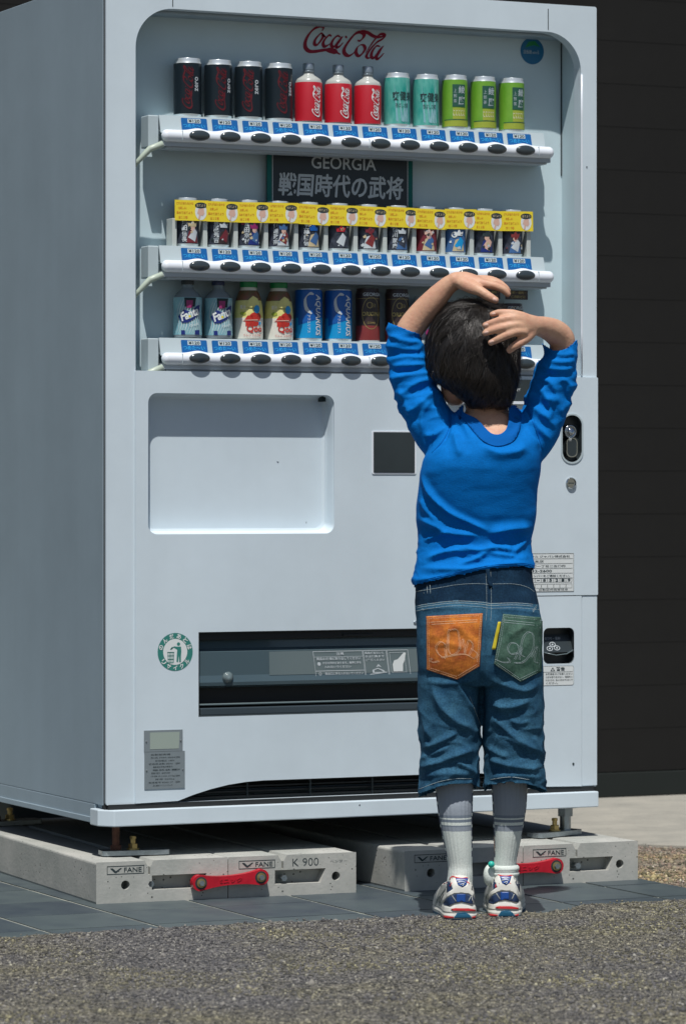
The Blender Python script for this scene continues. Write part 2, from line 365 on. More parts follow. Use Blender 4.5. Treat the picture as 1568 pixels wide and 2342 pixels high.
def brush(pts, wmax, nib=.9, wmin=.35, k=6):  # a calligraphic stroke outline: list of quads
    P = catmull(pts, k); n = len(P); L_, R_ = [], []
    for i, p in enumerate(P):
        t = P[min(i + 1, n - 1)] - P[max(i - 1, 0)]; a = math.atan2(t[1], t[0]); w_ = wmax * (wmin + (1 - wmin) * abs(math.sin(a - nib)))
        w_ *= min(1, .35 + 3 * min(i, n - 1 - i) / n); nx, ny = -math.sin(a), math.cos(a)
        L_.append((p[0] + nx * w_ / 2, p[1] + ny * w_ / 2)); R_.append((p[0] - nx * w_ / 2, p[1] - ny * w_ / 2))
    vs = L_ + R_; return vs, [(i, i + 1, n + i + 1, n + i) for i in range(n - 1)]

# flowing script wordmark drawn stroke by stroke, in a box about 10 wide and 4 high
_SC = [
 [(415, 165), (435, 110), (380, 92), (285, 145), (200, 250), (152, 370), (155, 465), (210, 520), (300, 520), (400, 498), (500, 480), (600, 500), (700, 545)],
 [(470, 492), (530, 488), (600, 500), (655, 520)],
 [(430, 230), (400, 208), (340, 270), (300, 340), (297, 400), (340, 402), (395, 330), (430, 262), (426, 232), (470, 270)],
 [(560, 250), (525, 232), (462, 300), (430, 372), (447, 428), (495, 408), (545, 370)],
 [(700, 255), (655, 236), (592, 300), (560, 380), (582, 428), (630, 388), (680, 310), (722, 242)],
 [(740, 236), (690, 320), (640, 400), (650, 432), (700, 400), (745, 340)],
 [(775, 250), (808, 242)],
 [(975, 285), (1005, 300), (1055, 250), (1075, 185), (1020, 150), (940, 180), (865, 270), (800, 370), (758, 465), (775, 535), (835, 560), (905, 515), (960, 440)],
 [(945, 168), (1040, 135), (1130, 150), (1225, 205), (1310, 215), (1400, 190)],
 [(1010, 368), (965, 420), (948, 500), (985, 555), (1045, 515), (1090, 430), (1068, 368), (1015, 366)],
 [(1100, 500), (1170, 380), (1250, 255), (1330, 168), (1400, 172), (1375, 235), (1285, 300), (1200, 395), (1135, 495), (1112, 560), (1150, 582), (1205, 540)],
 [(1330, 375), (1275, 368), (1212, 450), (1188, 540), (1222, 578), (1275, 515), (1330, 420), (1370, 368)],
 [(1385, 358), (1320, 465), (1272, 560), (1292, 588), (1345, 540), (1390, 480)],
]
SCRIPT = [[((x - 130) / 127, (590 - y) / 114) for x, y in st] for st in _SC]
def script(mb, mt, cx, cz, w_, h, Y=0, rot=0, wt=.42, mapf=None, shear=.0):
    mb.use(mt); ca, sa = math.cos(rot), math.sin(rot)
    for i, st in enumerate(SCRIPT):
        vs, fs = brush(st, wt * (1.7 if i == 1 else 1.15 if i in (0, 7) else 1), k=4)
        o = []
        for x, y in vs:
            x = (x - 5) / 10 * w_; y = (y - 2.2) / 4.4 * h; x, y = cx + x * ca - y * sa, cz + x * sa + y * ca
            o.append(mapf(x, y) if mapf else (x, Y - .00002 * i, y))
        mb.add(o, fs)
# ================================================================== SETTING
def quad_sheet(name, pts, z, m, sub=1):
    me = bpy.data.meshes.new(name); me.from_pydata([(x, y, z) for x, y in pts], [], [tuple(range(len(pts)))]); me.materials.append(m); me.update()
    return link(name, me, None, kind='structure')
quad_sheet('ground', [(-60, -60), (60, -60), (60, 60), (-60, 60)], -.006, M['asphalt'])
# tiled strip, its ragged front edge where the asphalt laps over it
edge = [gp(*p) for p in ((-500, 2178), (0, 2152), (200, 2139), (420, 2127), (620, 2117), (866, 2107), (1010, 2100), (1252, 2094), (1310, 2088), (1335, 2076), (1568, 2064), (1700, 2052))]
_e = []
for a, b in zip(edge, edge[1:]):
    n_ = max(1, int((b[0] - a[0]) / .012))
    for k in range(n_): t_ = k / n_; _e.append((a[0] + (b[0] - a[0]) * t_, a[1] + (b[1] - a[1]) * t_ + random.uniform(-.007, .007) + .006 * math.sin(k * .9 + a[0] * 9)))
edge = _e + [edge[-1]]
rx, _ = gp(1456, 2012)
TZ = .001
quad_sheet('asphalt_surface', [(-60, -60), (60, -60), (60, edge[-1][1] - .3), (edge[-1][0] + .3, edge[-1][1] - .01)] + [(x, y + .006) for x, y in reversed(edge)] + [(-60, edge[0][1])], .0045, M['asphalt'])
slab = MB().use(M['grout'])
back_y = 1.02
top = [(-2.6, edge[0][1] - .02)] + [e for e in edge if e[0] < rx] + [(rx, edge[-2][1] + .03), (rx, back_y), (-2.6, back_y)]
slab.add([(x, y, TZ) for x, y in top], [tuple(range(len(top)))])
pav = slab.build('tiled_pavement', kind='structure')
gx0 = gp(676.7, 2056)[0]; gy0 = gp(600, 2104.5)[1]
tb = MB().use(M['tile']); P_ = .2017; h_ = .0966
tb.box(-h_, h_, -.0994, .0994, TZ + .0002, TZ + .0016)
tme = tb.mesh('tile')
def clip_tile(cx, cy):                     # tiles crossed by the front edge are cut along it
    def ylim(x):
        for a, b in zip(edge, edge[1:]):
            if a[0] <= x <= b[0]: return a[1] + (b[1] - a[1]) * (x - a[0]) / (b[0] - a[0])
        return edge[0][1]
    xs = [cx - h_ + 2 * h_ * i / 16 for i in range(17)]; lows = [max(cy - h_, ylim(x) + .002) for x in xs]
    if all(l <= cy - h_ + 1e-6 for l in lows): return None
    if min(lows) > cy + h_ - .01: return 0
    m_ = MB().use(M['tile']); t = []
    hi = cy + h_
    pts = [(x, min(l, hi - .002)) for x, l in zip(xs, lows)] + [(xs[-1], hi), (xs[0], hi)]
    n = len(pts)
    m_.add([(x - cx, y - cy, TZ + .0002) for x, y in pts] + [(x - cx, y - cy, TZ + .0016) for x, y in pts],
           [tuple(range(n - 1, -1, -1)), tuple(range(n, 2 * n))] + [(i, (i + 1) % n, n + (i + 1) % n, n + i) for i in range(n)])
    return m_.mesh('tile')
for i in range(-12, 12):
    for j in range(-2, 5):
        cx = gx0 + P_ * (i + .5); cy = gy0 + P_ * (j + .5) + .0
        if cx - h_ < -2.5 or cx > rx + .02 or cy > back_y: continue
        me = tme
        if cx + h_ > rx:                  # edge tile cut to the slab
            t2 = MB().use(M['tile']); t2.box(-h_, rx - cx - .003, -h_, h_, TZ + .0002, TZ + .0016)
            if rx - cx - .003 <= -h_ + .01: continue
            me = t2.mesh('tile')
            if cy - h_ < edge[-2][1]: me = clip_tile(cx - .0, cy) or me
            if me == 0: continue
        else:
            c_ = clip_tile(cx, cy)
            if c_ == 0: continue
            if c_: me = c_
        o = link('tile', me, pav); o.location = (cx, cy, random.uniform(0, .0004)); o.rotation_euler = (random.uniform(-.0008, .0008), random.uniform(-.0008, .0008), random.uniform(-.004, .004))
# pinkish aggregate to the right, pale concrete apron behind
ca = gp(1380, 1937); cb = gp(1568, 1944)
quad_sheet('aggregate_strip', [(rx + .002, gp(1456, 2012)[1] - .9), (9, -.6), (9, 5), (rx + .002, 5)], .0016, M['aggregate'])
wl = gp(1364, 1835); WY = wl[1]
dx = (cb[1] - ca[1]) / (cb[0] - ca[0])
ap = MB().use(M['apron'])
def ay(x): return ca[1] + dx * (x - ca[0])
xa0, xa1 = -4, 6
for z in (-.02, .012): pass
v = [(xa0, 1.03, -.02), (ca[0] - .3, 1.03, -.02), (ca[0] - .2, ay(ca[0] - .2), -.02), (xa1, ay(xa1), -.02), (xa1, WY, -.02), (xa0, WY, -.02)]
v += [(x, y, .010) for x, y, z in v]
ap.add(v, [(0, 5, 4, 3, 2, 1), (6, 7, 8, 9, 10, 11)] + [(i, (i + 1) % 6, 6 + (i + 1) % 6, 6 + i) for i in range(6)])
ap.build('concrete_apron', kind='structure', bevel=.003)
# loose chippings standing proud of the asphalt surface
def chippings(name, pts, zs, size, stones, z0):
    n = len(pts); base = np.array([(1, 0, 0), (0, 1, 0), (-1, 0, 0), (0, -1, 0), (0, 0, 1), (0, 0, -1)], float)
    tri = np.array([(0, 1, 4), (1, 2, 4), (2, 3, 4), (3, 0, 4), (1, 0, 5), (2, 1, 5), (3, 2, 5), (0, 3, 5)])
    rs_ = np.random.RandomState(3); sc = size * rs_.lognormal(0, .38, (n, 1, 1)) * rs_.uniform(.65, 1.25, (n, 1, 3)); a = rs_.uniform(0, 2 * PI, n); v = base[None] * sc * rs_.uniform(.75, 1.2, (n, 6, 1))
    v[:, :, 2] *= .75; x = v[:, :, 0] * np.cos(a)[:, None] - v[:, :, 1] * np.sin(a)[:, None]; y = v[:, :, 0] * np.sin(a)[:, None] + v[:, :, 1] * np.cos(a)[:, None]
    V_ = np.stack([x + pts[:, 0:1], y + pts[:, 1:2], v[:, :, 2] + z0 + rs_.uniform(-.0012, .0010, (n, 1))], -1).reshape(-1, 3); F = (tri[None] + (np.arange(n) * 6)[:, None, None]).reshape(-1, 3)
    me = bpy.data.meshes.new(name); me.vertices.add(len(V_)); me.vertices.foreach_set('co', V_.ravel()); me.loops.add(F.size); me.loops.foreach_set('vertex_index', F.ravel()); me.polygons.add(len(F)); me.polygons.foreach_set('loop_start', np.arange(0, F.size, 3)); me.polygons.foreach_set('loop_total', np.full(len(F), 3)); me.update(calc_edges=True)
    m = bpy.data.materials.new(name); m.use_nodes = True; N = m.node_tree.nodes; L_ = m.node_tree.links; b = N['Principled BSDF']; b.inputs['Roughness'].default_value = .85; b.inputs['Specular IOR Level'].default_value = .3
    g = N.new('ShaderNodeNewGeometry'); r = N.new('ShaderNodeValToRGB'); r.color_ramp.interpolation = 'LINEAR'; L_.new(g.outputs['Random Per Island'], r.inputs[0]); e = r.color_ramp.elements
    e[0].position = 0; e[0].color = (*stones[0], 1); e[1].position = 1; e[1].color = (*stones[-1], 1)
    for k, c in enumerate(stones[1:-1]): q = e.new((.25, .55, .8, .94)[k]); q.color = (*c, 1)
    tc = N.new('ShaderNodeTexCoord'); n2 = N.new('ShaderNodeTexNoise'); n2.inputs['Scale'].default_value = 3.2; n2.inputs['Detail'].default_value = 5; L_.new(tc.outputs['Object'], n2.inputs['Vector'])
    r2 = N.new('ShaderNodeValToRGB'); r2.color_ramp.elements[0].position = .45; r2.color_ramp.elements[1].position = .60; r2.color_ramp.elements[0].color = (1, 1, 1, 1); r2.color_ramp.elements[1].color = (1.28, 1.24, .86, 1); L_.new(n2.outputs[0], r2.inputs[0])
    mx = N.new('ShaderNodeMix'); mx.data_type = 'RGBA'; mx.blend_type = 'MULTIPLY'; mx.inputs[0].default_value = 1; L_.new(r.outputs[0], mx.inputs[6]); L_.new(r2.outputs[0], mx.inputs[7]); L_.new(mx.outputs[2], b.inputs['Base Color'])
    me.materials.append(m); o = link(name, me); o['kind'] = 'stuff'; return o
def inview(x, y, mx_):
    d_ = np.stack([x - CAM.x, y - CAM.y], -1); dep = d_ @ np.array([FWD.x, FWD.y]); lat = d_ @ np.array([RGT.x, RGT.y]); px = CX + FL * lat / dep; py = HZ + FL * CAMZ / dep
    return (px > -mx_) & (px < 1568 + mx_) & (py < 2342 + mx_ * .8) & (dep > 3)
rg = np.random.RandomState(9); xx = rg.uniform(-3.5, 3.5, 900000); yy = rg.uniform(-4.2, .4, 900000)
ex = np.array([e[0] for e in edge]); ey = np.array([e[1] for e in edge])
k_ = inview(xx, yy, 280) & (yy < np.interp(xx, ex, ey) + rg.exponential(.007, len(xx)) - .002)
P2_ = np.stack([xx[k_], yy[k_]], -1)
chippings('asphalt_chippings', P2_, None, .0019, [(.048, .047, .049), (.086, .085, .088), (.128, .125, .124), (.17, .163, .154), (.23, .22, .20), (.36, .35, .31)], .0050)
xx = rg.uniform(rx, rx + 1.2, 30000); yy = rg.uniform(-.35, 1.6, 30000)
k_ = inview(xx, yy, 330) & (yy < ca[1] + (cb[1] - ca[1]) / (cb[0] - ca[0]) * (xx - ca[0])) & (yy > np.interp(xx, ex, ey))
chippings('aggregate_chippings', np.stack([xx[k_], yy[k_]], -1), None, .0034, [(.07, .065, .055), (.15, .14, .11), (.22, .165, .14), (.26, .24, .18), (.32, .23, .19), (.46, .44, .38)], .0022)
# dark building wall behind: boards, each its own piece
wall = MB().use(M['walledge']); wall.box(-5, 7, WY + .02, WY + .30, 0, 3.6)
wl_o = wall.build('building_wall'); wl_o['label'] = 'dark boarded wall of the building standing behind the vending machine'; wl_o['category'] = 'wall'
sk = MB().use(M['walledge']); sk.box(-5, 7, WY - .004, WY + .02, 0.011, .07); sk.build('base_board', wl_o, bevel=.002)
bd = MB().use(M['wall']); bh = .105
bd.add([(-5, 0, 0), (7, 0, 0), (7, .018, 0), (-5, .018, 0), (-5, .0005, bh), (7, .0005, bh), (7, .018, bh), (-5, .018, bh)],
       [(0, 3, 2, 1), (4, 5, 6, 7), (0, 1, 5, 4), (1, 2, 6, 5), (2, 3, 7, 6), (3, 0, 4, 7)])
bme = bd.mesh('siding_board')
for k in range(33):
    o = link('siding_board', bme, wl_o); o.location = (random.uniform(-.01, .01), WY, .072 + k * bh)

# ================================================================== VENDING MACHINE
vm = empty('vending_machine', (0.5, .35, 0), 0, 'white drinks vending machine with three lit-front shelves of cans, standing on concrete blocks', 'vending machine')
vm['label'] = 'tall white drinks vending machine with three shelves of cans, raised on concrete blocks'
def V(mb, name, parent=vm, **k):
    o = mb.build(name, None, **k); o.parent = parent
    if parent is vm: o.matrix_parent_inverse = Matrix.Translation((-.5, -.35, 0))
    return o
XR = 1.03
zt = fp(243, -58)[1]; zb = fp(243, 1843)[1]
# cabinet
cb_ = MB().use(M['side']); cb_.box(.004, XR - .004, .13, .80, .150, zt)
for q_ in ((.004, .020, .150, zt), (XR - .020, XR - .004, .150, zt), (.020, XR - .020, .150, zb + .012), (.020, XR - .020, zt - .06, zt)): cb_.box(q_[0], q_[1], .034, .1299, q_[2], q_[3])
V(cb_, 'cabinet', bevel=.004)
sm = MB().use(M['seam']); 
for q_ in ((.008, .018, zb + .01, zt - .01), (XR - .018, XR - .008, zb + .01, zt - .01), (.018, XR - .018, zb + .01, zb + .02), (.018, XR - .018, zt - .02, zt - .01)): sm.box(q_[0], q_[1], .0268, .0345, q_[2], q_[3])
V(sm, 'door_gasket')
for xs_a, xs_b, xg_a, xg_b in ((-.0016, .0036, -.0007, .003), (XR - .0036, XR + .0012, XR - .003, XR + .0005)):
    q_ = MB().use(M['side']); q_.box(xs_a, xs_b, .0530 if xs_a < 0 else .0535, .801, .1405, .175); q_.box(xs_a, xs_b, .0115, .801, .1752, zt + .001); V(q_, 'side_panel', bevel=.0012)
    q_ = MB().use(M['dark2']); q_.box(xg_a, xg_b, .0062, .0112, .152, zt - .002); V(q_, 'side_seam')
# a folded flange along the foot of the side
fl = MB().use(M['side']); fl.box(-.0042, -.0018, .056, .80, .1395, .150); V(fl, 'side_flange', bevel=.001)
# door shell with rounded outer corners, openings cut out
ax0 = fp(310, 400)[0]; ax1 = fp(1328, 400)[0]; az1 = fp(395, 19)[1]; az0 = fp(308, 846)[1]
lowz = zb
op_disp = rr(ax0, az0 - .03, ax1, az1, .075, 14)
lx0 = fp(308, 1200)[0]; lx1 = fp(1328, 1200)[0]
# display opening: only its upper corners are round
op_disp = [(x, max(z, az0 - .0)) if z < az1 - .2 else (x, z) for x, z in op_disp]
op_disp = [p for p in op_disp if p[1] > az1 - .2] + [(ax0, az0 - .004), (ax1, az0 - .004)]
door = MB().use(M['white'])
plate(door, [rr(.0, zb, XR, zt, .004, 3), op_disp, [(lx0 + .012, zb + .0012), (lx1 - .012, zb + .0012), (lx1 - .012, fp(1300, 1062)[1] - .008), (XR - .014, fp(1300, 1062)[1] - .008), (XR - .014, fp(1300, 944)[1] + .008), (lx1 - .012, fp(1300, 944)[1] + .008), (lx1 - .012, az0 - .02), (lx0 + .012, az0 - .02)]], 0, .027)
d = V(door, 'door_frame', bevel=.006, seg=3)
# thin joints across the header and the right post
for px in (394, 1252):
    jt = MB().use(M['seam']); x = fp(px, 10)[0]; jt.box(x, x + .0016, -.0006, .001, az1 + .004, zt - .01); V(jt, 'header_joint')
# opening rim, a narrow pale bead
rim = MB().use(M['bar'])
rim.tube([(ax1 + .001, -.001, z) for z in np.linspace(az0 + .002, az1 - .08, 8)], .0022, 6); V(rim, 'opening_rim', smooth=True)
# display box: back wall, inner cheeks, ceiling and floor
BY = .080
bx = MB().use(M['inner']); bx.box(ax0 - .02, ax1 + .02, BY, BY + .01, az0 - .02, az1 + .034); V(bx, 'display_back')
bx = MB().use(M['inner']); bx.box(ax1 + .0005, ax1 + .01, .0272, BY, az0 - .01, az1 + .028); V(bx, 'right_inner_cheek')
bx = MB().use(M['inner']); bx.box(ax0 - .01, ax0 - .0005, .0272, BY, az0 - .01, az1 + .028); V(bx, 'left_inner_cheek')
bx = MB().use(M['inner']); bx.box(ax0 - .01, ax1 + .01, .0272, BY, az1 + .028, az1 + .036); V(bx, 'display_ceiling')
bx = MB().use(M['inner']); bx.box(ax0, ax1, .006, BY, az0 - .02, az0 - .006); V(bx, 'display_floor')
dj = MB().use(M['seam']); dj.box(ax1 - .002, ax1, BY - .002, BY - .0003, az0 + .4, az1 - .01); V(dj, 'display_back_joint')
# wordmark and round sticker printed on the display back
q = lambda px, py: fp(px, py, BY)
lg = MB(); cxz = q(787, 92); wx = q(880, 92)[0] - q(696, 92)[0]
script(lg, M['darkred'], cxz[0], cxz[1] - .0035, wx, .057, BY - .0006, rot=-.0, wt=.52); V(lg, 'script_wordmark')
st = MB(); c = q(1216, 116); decal(st, M['sign_blue'], [circ(c[0], c[1], .0262)], BY - .0006)
decal(st, M['leaf'], [[(c[0] - .016, c[1] + .006), (c[0] - .008, c[1] + .018), (c[0] + .006, c[1] + .020), (c[0] + .018, c[1] + .008), (c[0] + .004, c[1] + .012)]], BY - .0009)
text(st, M['grey_l'], '自販機 ecoる', c[0] - .002, c[1] - .002, .034, .008, BY - .0011)
V(st, 'round_sticker')
# ---- shelves
PX = [451, 520, 588, 658, 727, 795, 861, 928, 996, 1061, 1128, 1195]
X0 = fp(451, 311)[0]; X11 = fp(1195, 341)[0]; pitch = (X11 - X0) / 11
COL = [X0 + pitch * i for i in range(12)]
BX0 = fp(370, 309)[0]; BX1 = fp(1265, 343)[0]
ROWZ = [fp(451, 312)[1], fp(451, 610)[1], fp(451, 821)[1]]
CANZ = [fp(430, 262, .045)[1], fp(430, 570, .045)[1], fp(430, 775, .045)[1]]
def bump(x):
    d_ = min(abs(x - c) for c in COL); return .0042 * math.exp(-(d_ / .017) ** 2)
bar = MB().use(M['bar'])                                   # rounded bar whose top swells over every button
rs = []; N_ = 340; r0 = .0115
for i in range(N_ + 1):
    x = BX0 + (BX1 - BX0) * i / N_; e = min(x - BX0, BX1 - x); s_ = math.sqrt(max(.02, 1 - (1 - min(1, e / .010)) ** 2)); b_ = bump(x)
    ring = []
    for j in range(18):
        a = 2 * PI * j / 18; yy = -math.cos(a) * .0105 * s_; zz = math.sin(a)
        zz = zz * (r0 + (b_ if zz > 0 else 0)) * s_; ring.append((x, .001 + yy - (b_ * .4 if yy < 0 else 0), zz))
    rs.append(ring)
bar.rings(rs); bar_me = bar.mesh('button_bar'); 
lip = MB().use(M['barlow'])
lip.box(BX0 + .004, BX1 - .006, .001, .030, -.0195, -.0085); lip.box(BX0 + .012, BX1 - .012, .006, .05, -.0228, -.0198)
bt = MB().use(M['btn'])
prof = []
rsb = []
for k in range(6):
    t = k / 5; s_ = math.sqrt(1 - (t * .97) ** 2); rsb.append([(.0205 * s_ * math.cos(2 * PI * j / 28), -.0125 - .0055 * t, .0098 * s_ * math.sin(2 * PI * j / 28)) for j in range(28)])
rsb.insert(0, [(.0205 * math.cos(2 * PI * j / 28), -.006, .0098 * math.sin(2 * PI * j / 28)) for j in range(28)])
bt.rings(rsb); bt_me = bt.mesh('push_button'); bt_me.polygons.foreach_set('use_smooth', [True] * len(bt_me.polygons))
pl = MB(); lw = .0262                                       # blue price label with a price window
decal(pl, M['blue'], [rr(-lw, -.0130, lw, .0130, .0022, 3)], 0)
decal(pl, M['grey_l'], [rr(-.0132, .0032, .0132, .0117, .0006, 2)], -.0003)
text(pl, M['ink'], '¥120', 0, .0074, .0225, .0062, -.0006, bold=.02)
text(pl, M['cyan'], 'つめた〜い', -.001, -.0022, .044, .0082, -.0003, bold=.012)
pl_me = pl.mesh('price_label')
def shelf(row):
    z = ROWZ[row]; ls = ['top', 'middle', 'bottom'][row]
    sh = MB().use(M['inner']); sh.box(BX0 + .004, BX1 - .004, .0245, BY, z + .0095, z + .0125)
    strip = [(BX0 + .002, .010, z + .006), (BX1 - .012, .010, z + .006), (BX1 - .012, .019, z + .0395), (BX0 + .002, .019, z + .0395)]
    n_ = [(x, y + .0025, z2) for x, y, z2 in strip]
    sh.use(M['grey_l']).add(strip + n_, [(0, 1, 2, 3), (7, 6, 5, 4), (0, 4, 5, 1), (1, 5, 6, 2), (2, 6, 7, 3), (3, 7, 4, 0)])
    sh.use(M['inner']).box(BX0 + .004, BX1 - .016, .0215, BY, z + .0345, z + .0385)
    so = V(sh, 'product_shelf', label=ls + ' shelf with a row of twelve buttons')
    inv = Matrix.Translation((-.5, -.35, 0))
    def sub(name, me, loc, smooth=False, rot=None):
        o = bpy.data.objects.new(name, me); C.objects.link(o); o.parent = so; o.location = loc
        if rot: o.rotation_euler = rot
        return o
    o = sub('button_bar', bar_me, (0, 0, z)); 
    sub('bar_underside', lip.mesh('bar_underside') if row == 0 else bpy.data.meshes['bar_underside'], (0, 0, z))
    tilt = math.atan2(.009, .0335)
    for x in COL:
        sub('push_button', bt_me, (x, 0, z + .0012))
        sub('price_label', pl_me, (x, .0138, z + .0235), rot=(-tilt, 0, 0))
    # joints in the bar
    for x in (BX0 + .0375, (COL[5] + COL[6]) / 2 + .008, BX1 - .0375): g = MB().use(M['grey_l']); g.box(x, x + .0008, -.0102, .0, z - .0085, z + .0095); g.build('bar_joint', so)
    b_ = MB().use(M['grey_l']); b_.box(BX0 - .022, BX0 - .001, .012, .05, z - .022, z + .038); b_.build('end_bracket', so, bevel=.002)
    b_ = MB().use(M['grey_l']); b_.box(BX1 - .006, BX1 + .006, .045, BY, z - .02, z + .02); b_.build('end_bracket', so, bevel=.002)
    if row == 1:
        for k in range(13):
            x = X0 + pitch * (k - .5) - .002; g = MB().use(M['divider']); g.box(x - .0045, x + .0045, .030, .060, z + .0388, z + .092); g.build('can_divider', so, bevel=.001)
    s2 = MB().use(M['stay']); s2.tube([(BX0 + .002, -.0, z - .016), (BX0 - .022, .004, z - .026), (ax0 + .012, .016, z - .048), (ax0 + .004, .02, z - .06)], [.0060, .0062, .0048, .0030], 8)
    s2.build('stay_arm', so, smooth=True)
    # back curved stay plate shading the back wall at the left end
    return so
bar_me.polygons.foreach_set('use_smooth', [True] * len(bar_me.polygons))
for r in range(3): shelf(r)
# sign hung behind the middle row
a0 = fp(611, 400, .062); a1 = fp(944, 400, .062); zt_ = fp(611, 336, .062)[1]; zb_ = fp(944, 480, .062)[1] - .012
sg = MB().use(M['navy_sign']); sg.box(a0[0], a1[0], .064, .068, zb_, zt_)
decal(sg, M['green_sign'], [[(a0[0], zb_), (a0[0] + .010, zb_), (a0[0] + .010, zt_), (a0[0], zt_)]], .0636)
decal(sg, M['green_sign'], [[(a1[0] - .009, zb_), (a1[0], zb_), (a1[0], zt_), (a1[0] - .009, zt_)]], .0636)
decal(sg, M['silver_print'], [[(a0[0] + .011, zb_), (a0[0] + .0125, zb_), (a0[0] + .0125, zt_), (a0[0] + .011, zt_)]], .0636)
decal(sg, M['silver_print'], [[(a1[0] - .0115, zb_), (a1[0] - .010, zb_), (a1[0] - .010, zt_), (a1[0] - .0115, zt_)]], .0636)
g1 = fp(787, 373, .062); text(sg, M['silver_print'], 'GEORGIA', g1[0], g1[1], (fp(860, 0, .062)[0] - fp(712, 0, .062)[0]), .024, .0634, bold=.012)
c = fp(767, 352, .062); sg.use(M['silver_print'])
vs_, fs_ = brush([(c[0] - .004, c[1] + .001), (c[0] + .002, c[1] + .004), (c[0] + .007, c[1] + .002)], .004, wmin=.7); sg.add([(x, .0634, z) for x, z in vs_], fs_)
g2 = fp(781, 425, .062)
for k_, (ox_, oz_) in enumerate(((-.0008, 0), (.0008, 0), (0, .0008), (0, -.0008))): text(sg, M['silver_print'], '戦国時代の武将', g2[0] + ox_, g2[1] + oz_, (fp(925, 0, .062)[0] - fp(640, 0, .062)[0]), .043, .0634 - .00008 * k_, bold=.004, shear=.1)
V(sg, 'coffee_sign')
# ---- lower panels
def ppx(*pts): return [fp(*p) for p in pts]
PY = -.004
rc = (fp(337, 1060)[0], fp(550, 1221)[1], fp(762, 1060)[0], fp(550, 901)[1])
rec = rr(rc[0], rc[1], rc[2], rc[3], .018, 8)
ch = (fp(452, 1540)[0], fp(452, 1640)[1], fp(1195, 1540)[0], fp(452, 1446)[1])
chh = [(ch[0], ch[1]), (ch[2], ch[1]), (ch[2], ch[3]), (ch[0], ch[3])]
cpx0 = fp(1010, 1000)[0]; mz = fp(1300, 1362)[1]; topz = az0 - .001
rxw = fp(1328, 1600)[0]
cut = [fp(405, 1834)[0], fp(455, 1)[0], fp(520, 1)[0], fp(600, 1)[0]]
def cutz(px, py): return fp(px, py)[1]
base_l = fp(308, 1838)[1]
lowpan = [(lx0, base_l), (fp(405, 1)[0], fp(405, 1832)[1]), (fp(440, 1)[0], fp(440, 1818)[1]), (fp(480, 1)[0], fp(480, 1805)[1]), (fp(520, 1)[0], fp(520, 1795)[1]), (fp(560, 1)[0], fp(560, 1788.5)[1]), (fp(600, 1)[0], fp(600, 1785)[1])]
hz = lowpan[-1][1]
xs_ = [p[0] for p in lowpan]; mir = fp(1240, 1)[0]
lowpan += [(mir - (p[0] - xs_[1]), p[1]) for p in reversed(lowpan[1:])]
lowpan += [(rxw - .0008, base_l), (rxw - .0008, mz - .0012), (cpx0, mz - .0012), (cpx0, topz), (lx0, topz)]
coin = (fp(1240, 1470)[0], fp(1270, 1518)[1], fp(1310, 1470)[0], fp(1270, 1436)[1])
lp = MB().use(M['white'])
plate(lp, [lowpan, rec, chh, rr(coin[0], coin[1], coin[2], coin[3], .011, 6)], PY, -.0002); V(lp, 'lower_panel', bevel=.0016)
cp = MB().use(M['white'])
hd = (fp(1281, 1000)[0], fp(1300, 1058)[1], fp(1328, 1000)[0], fp(1300, 948)[1])
plate(cp, [rr(cpx0 + .001, mz + .0005, XR + .0005, fp(1340, 863)[1], .0015, 2), rr(hd[0], hd[1], hd[2], hd[3], (hd[2] - hd[0]) / 2 - .001, 10)], PY - .0006, -.0003)
V(cp, 'coin_panel', bevel=.0014)
rp = MB().use(M['white']); rp.box(rxw + .0008, XR, PY + .001, -.0002, base_l, mz - .0014); V(rp, 'right_post_panel', bevel=.0014)
# recess: slanting walls down to a flat back
rw = MB().use(M['white'])
def lerp_rr(t, y, g=.0): return [(x, y, z) for x, z in rr(rc[0] + g, rc[1] + g, rc[2] - g, rc[3] - g, .018 - g * .3, 8)]
rw.rings([lerp_rr(0, -.0003, -.0006), lerp_rr(0, .004, .001), lerp_rr(0, .022, .003), lerp_rr(0, .029, .0055), lerp_rr(0, .031, .010)], cap=False)
o_ = lerp_rr(0, .031, .010); rw.add(o_, [tuple(range(len(o_)))])
V(rw, 'poster_recess', smooth=False)
hk = MB().use(M['ink']); z_ = rc[3] - .002; x_ = fp(742, 1)[0]; hk.box(x_, x_ + .0035, .012, .030, z_ - .010, z_); hk.box(x_ + .0045, x_ + .008, .012, .030, z_ - .010, z_); V(hk, 'recess_clip')
sc_ = MB().use(M['seam'])
for a, b in (((741, 1098), (751, 1104)), ((700, 1193), (700, 1197)), ((633, 1055), (637, 1056))):
    A = fp(*a, .031); B = fp(*b, .031); sc_.tube([(A[0], .0306, A[1]), ((A[0] + B[0]) / 2, .0304, (A[1] + B[1]) / 2 - .001), (B[0], .0306, B[1])], .0005, 5)
V(sc_, 'scratch')
# dark reader square
rd = MB().use(M['dark']); a = ppx((851, 988), (945, 1081)); cz1 = a[0][1]; 
rd.box(a[0][0], a[1][0], PY - .003, PY, a[1][1], a[0][1]); V(rd, 'card_reader', bevel=.0012)
rd2 = MB().use(M['bar']); plate(rd2, [rr(a[0][0] - .003, a[1][1] - .003, a[1][0] + .003, a[0][1] + .002, .003, 3), rr(a[0][0] - .0002, a[1][1] - .0002, a[1][0] + .0002, a[0][1] + .0002, .001, 2)], PY - .0015, PY - .0001); V(rd2, 'reader_bezel')
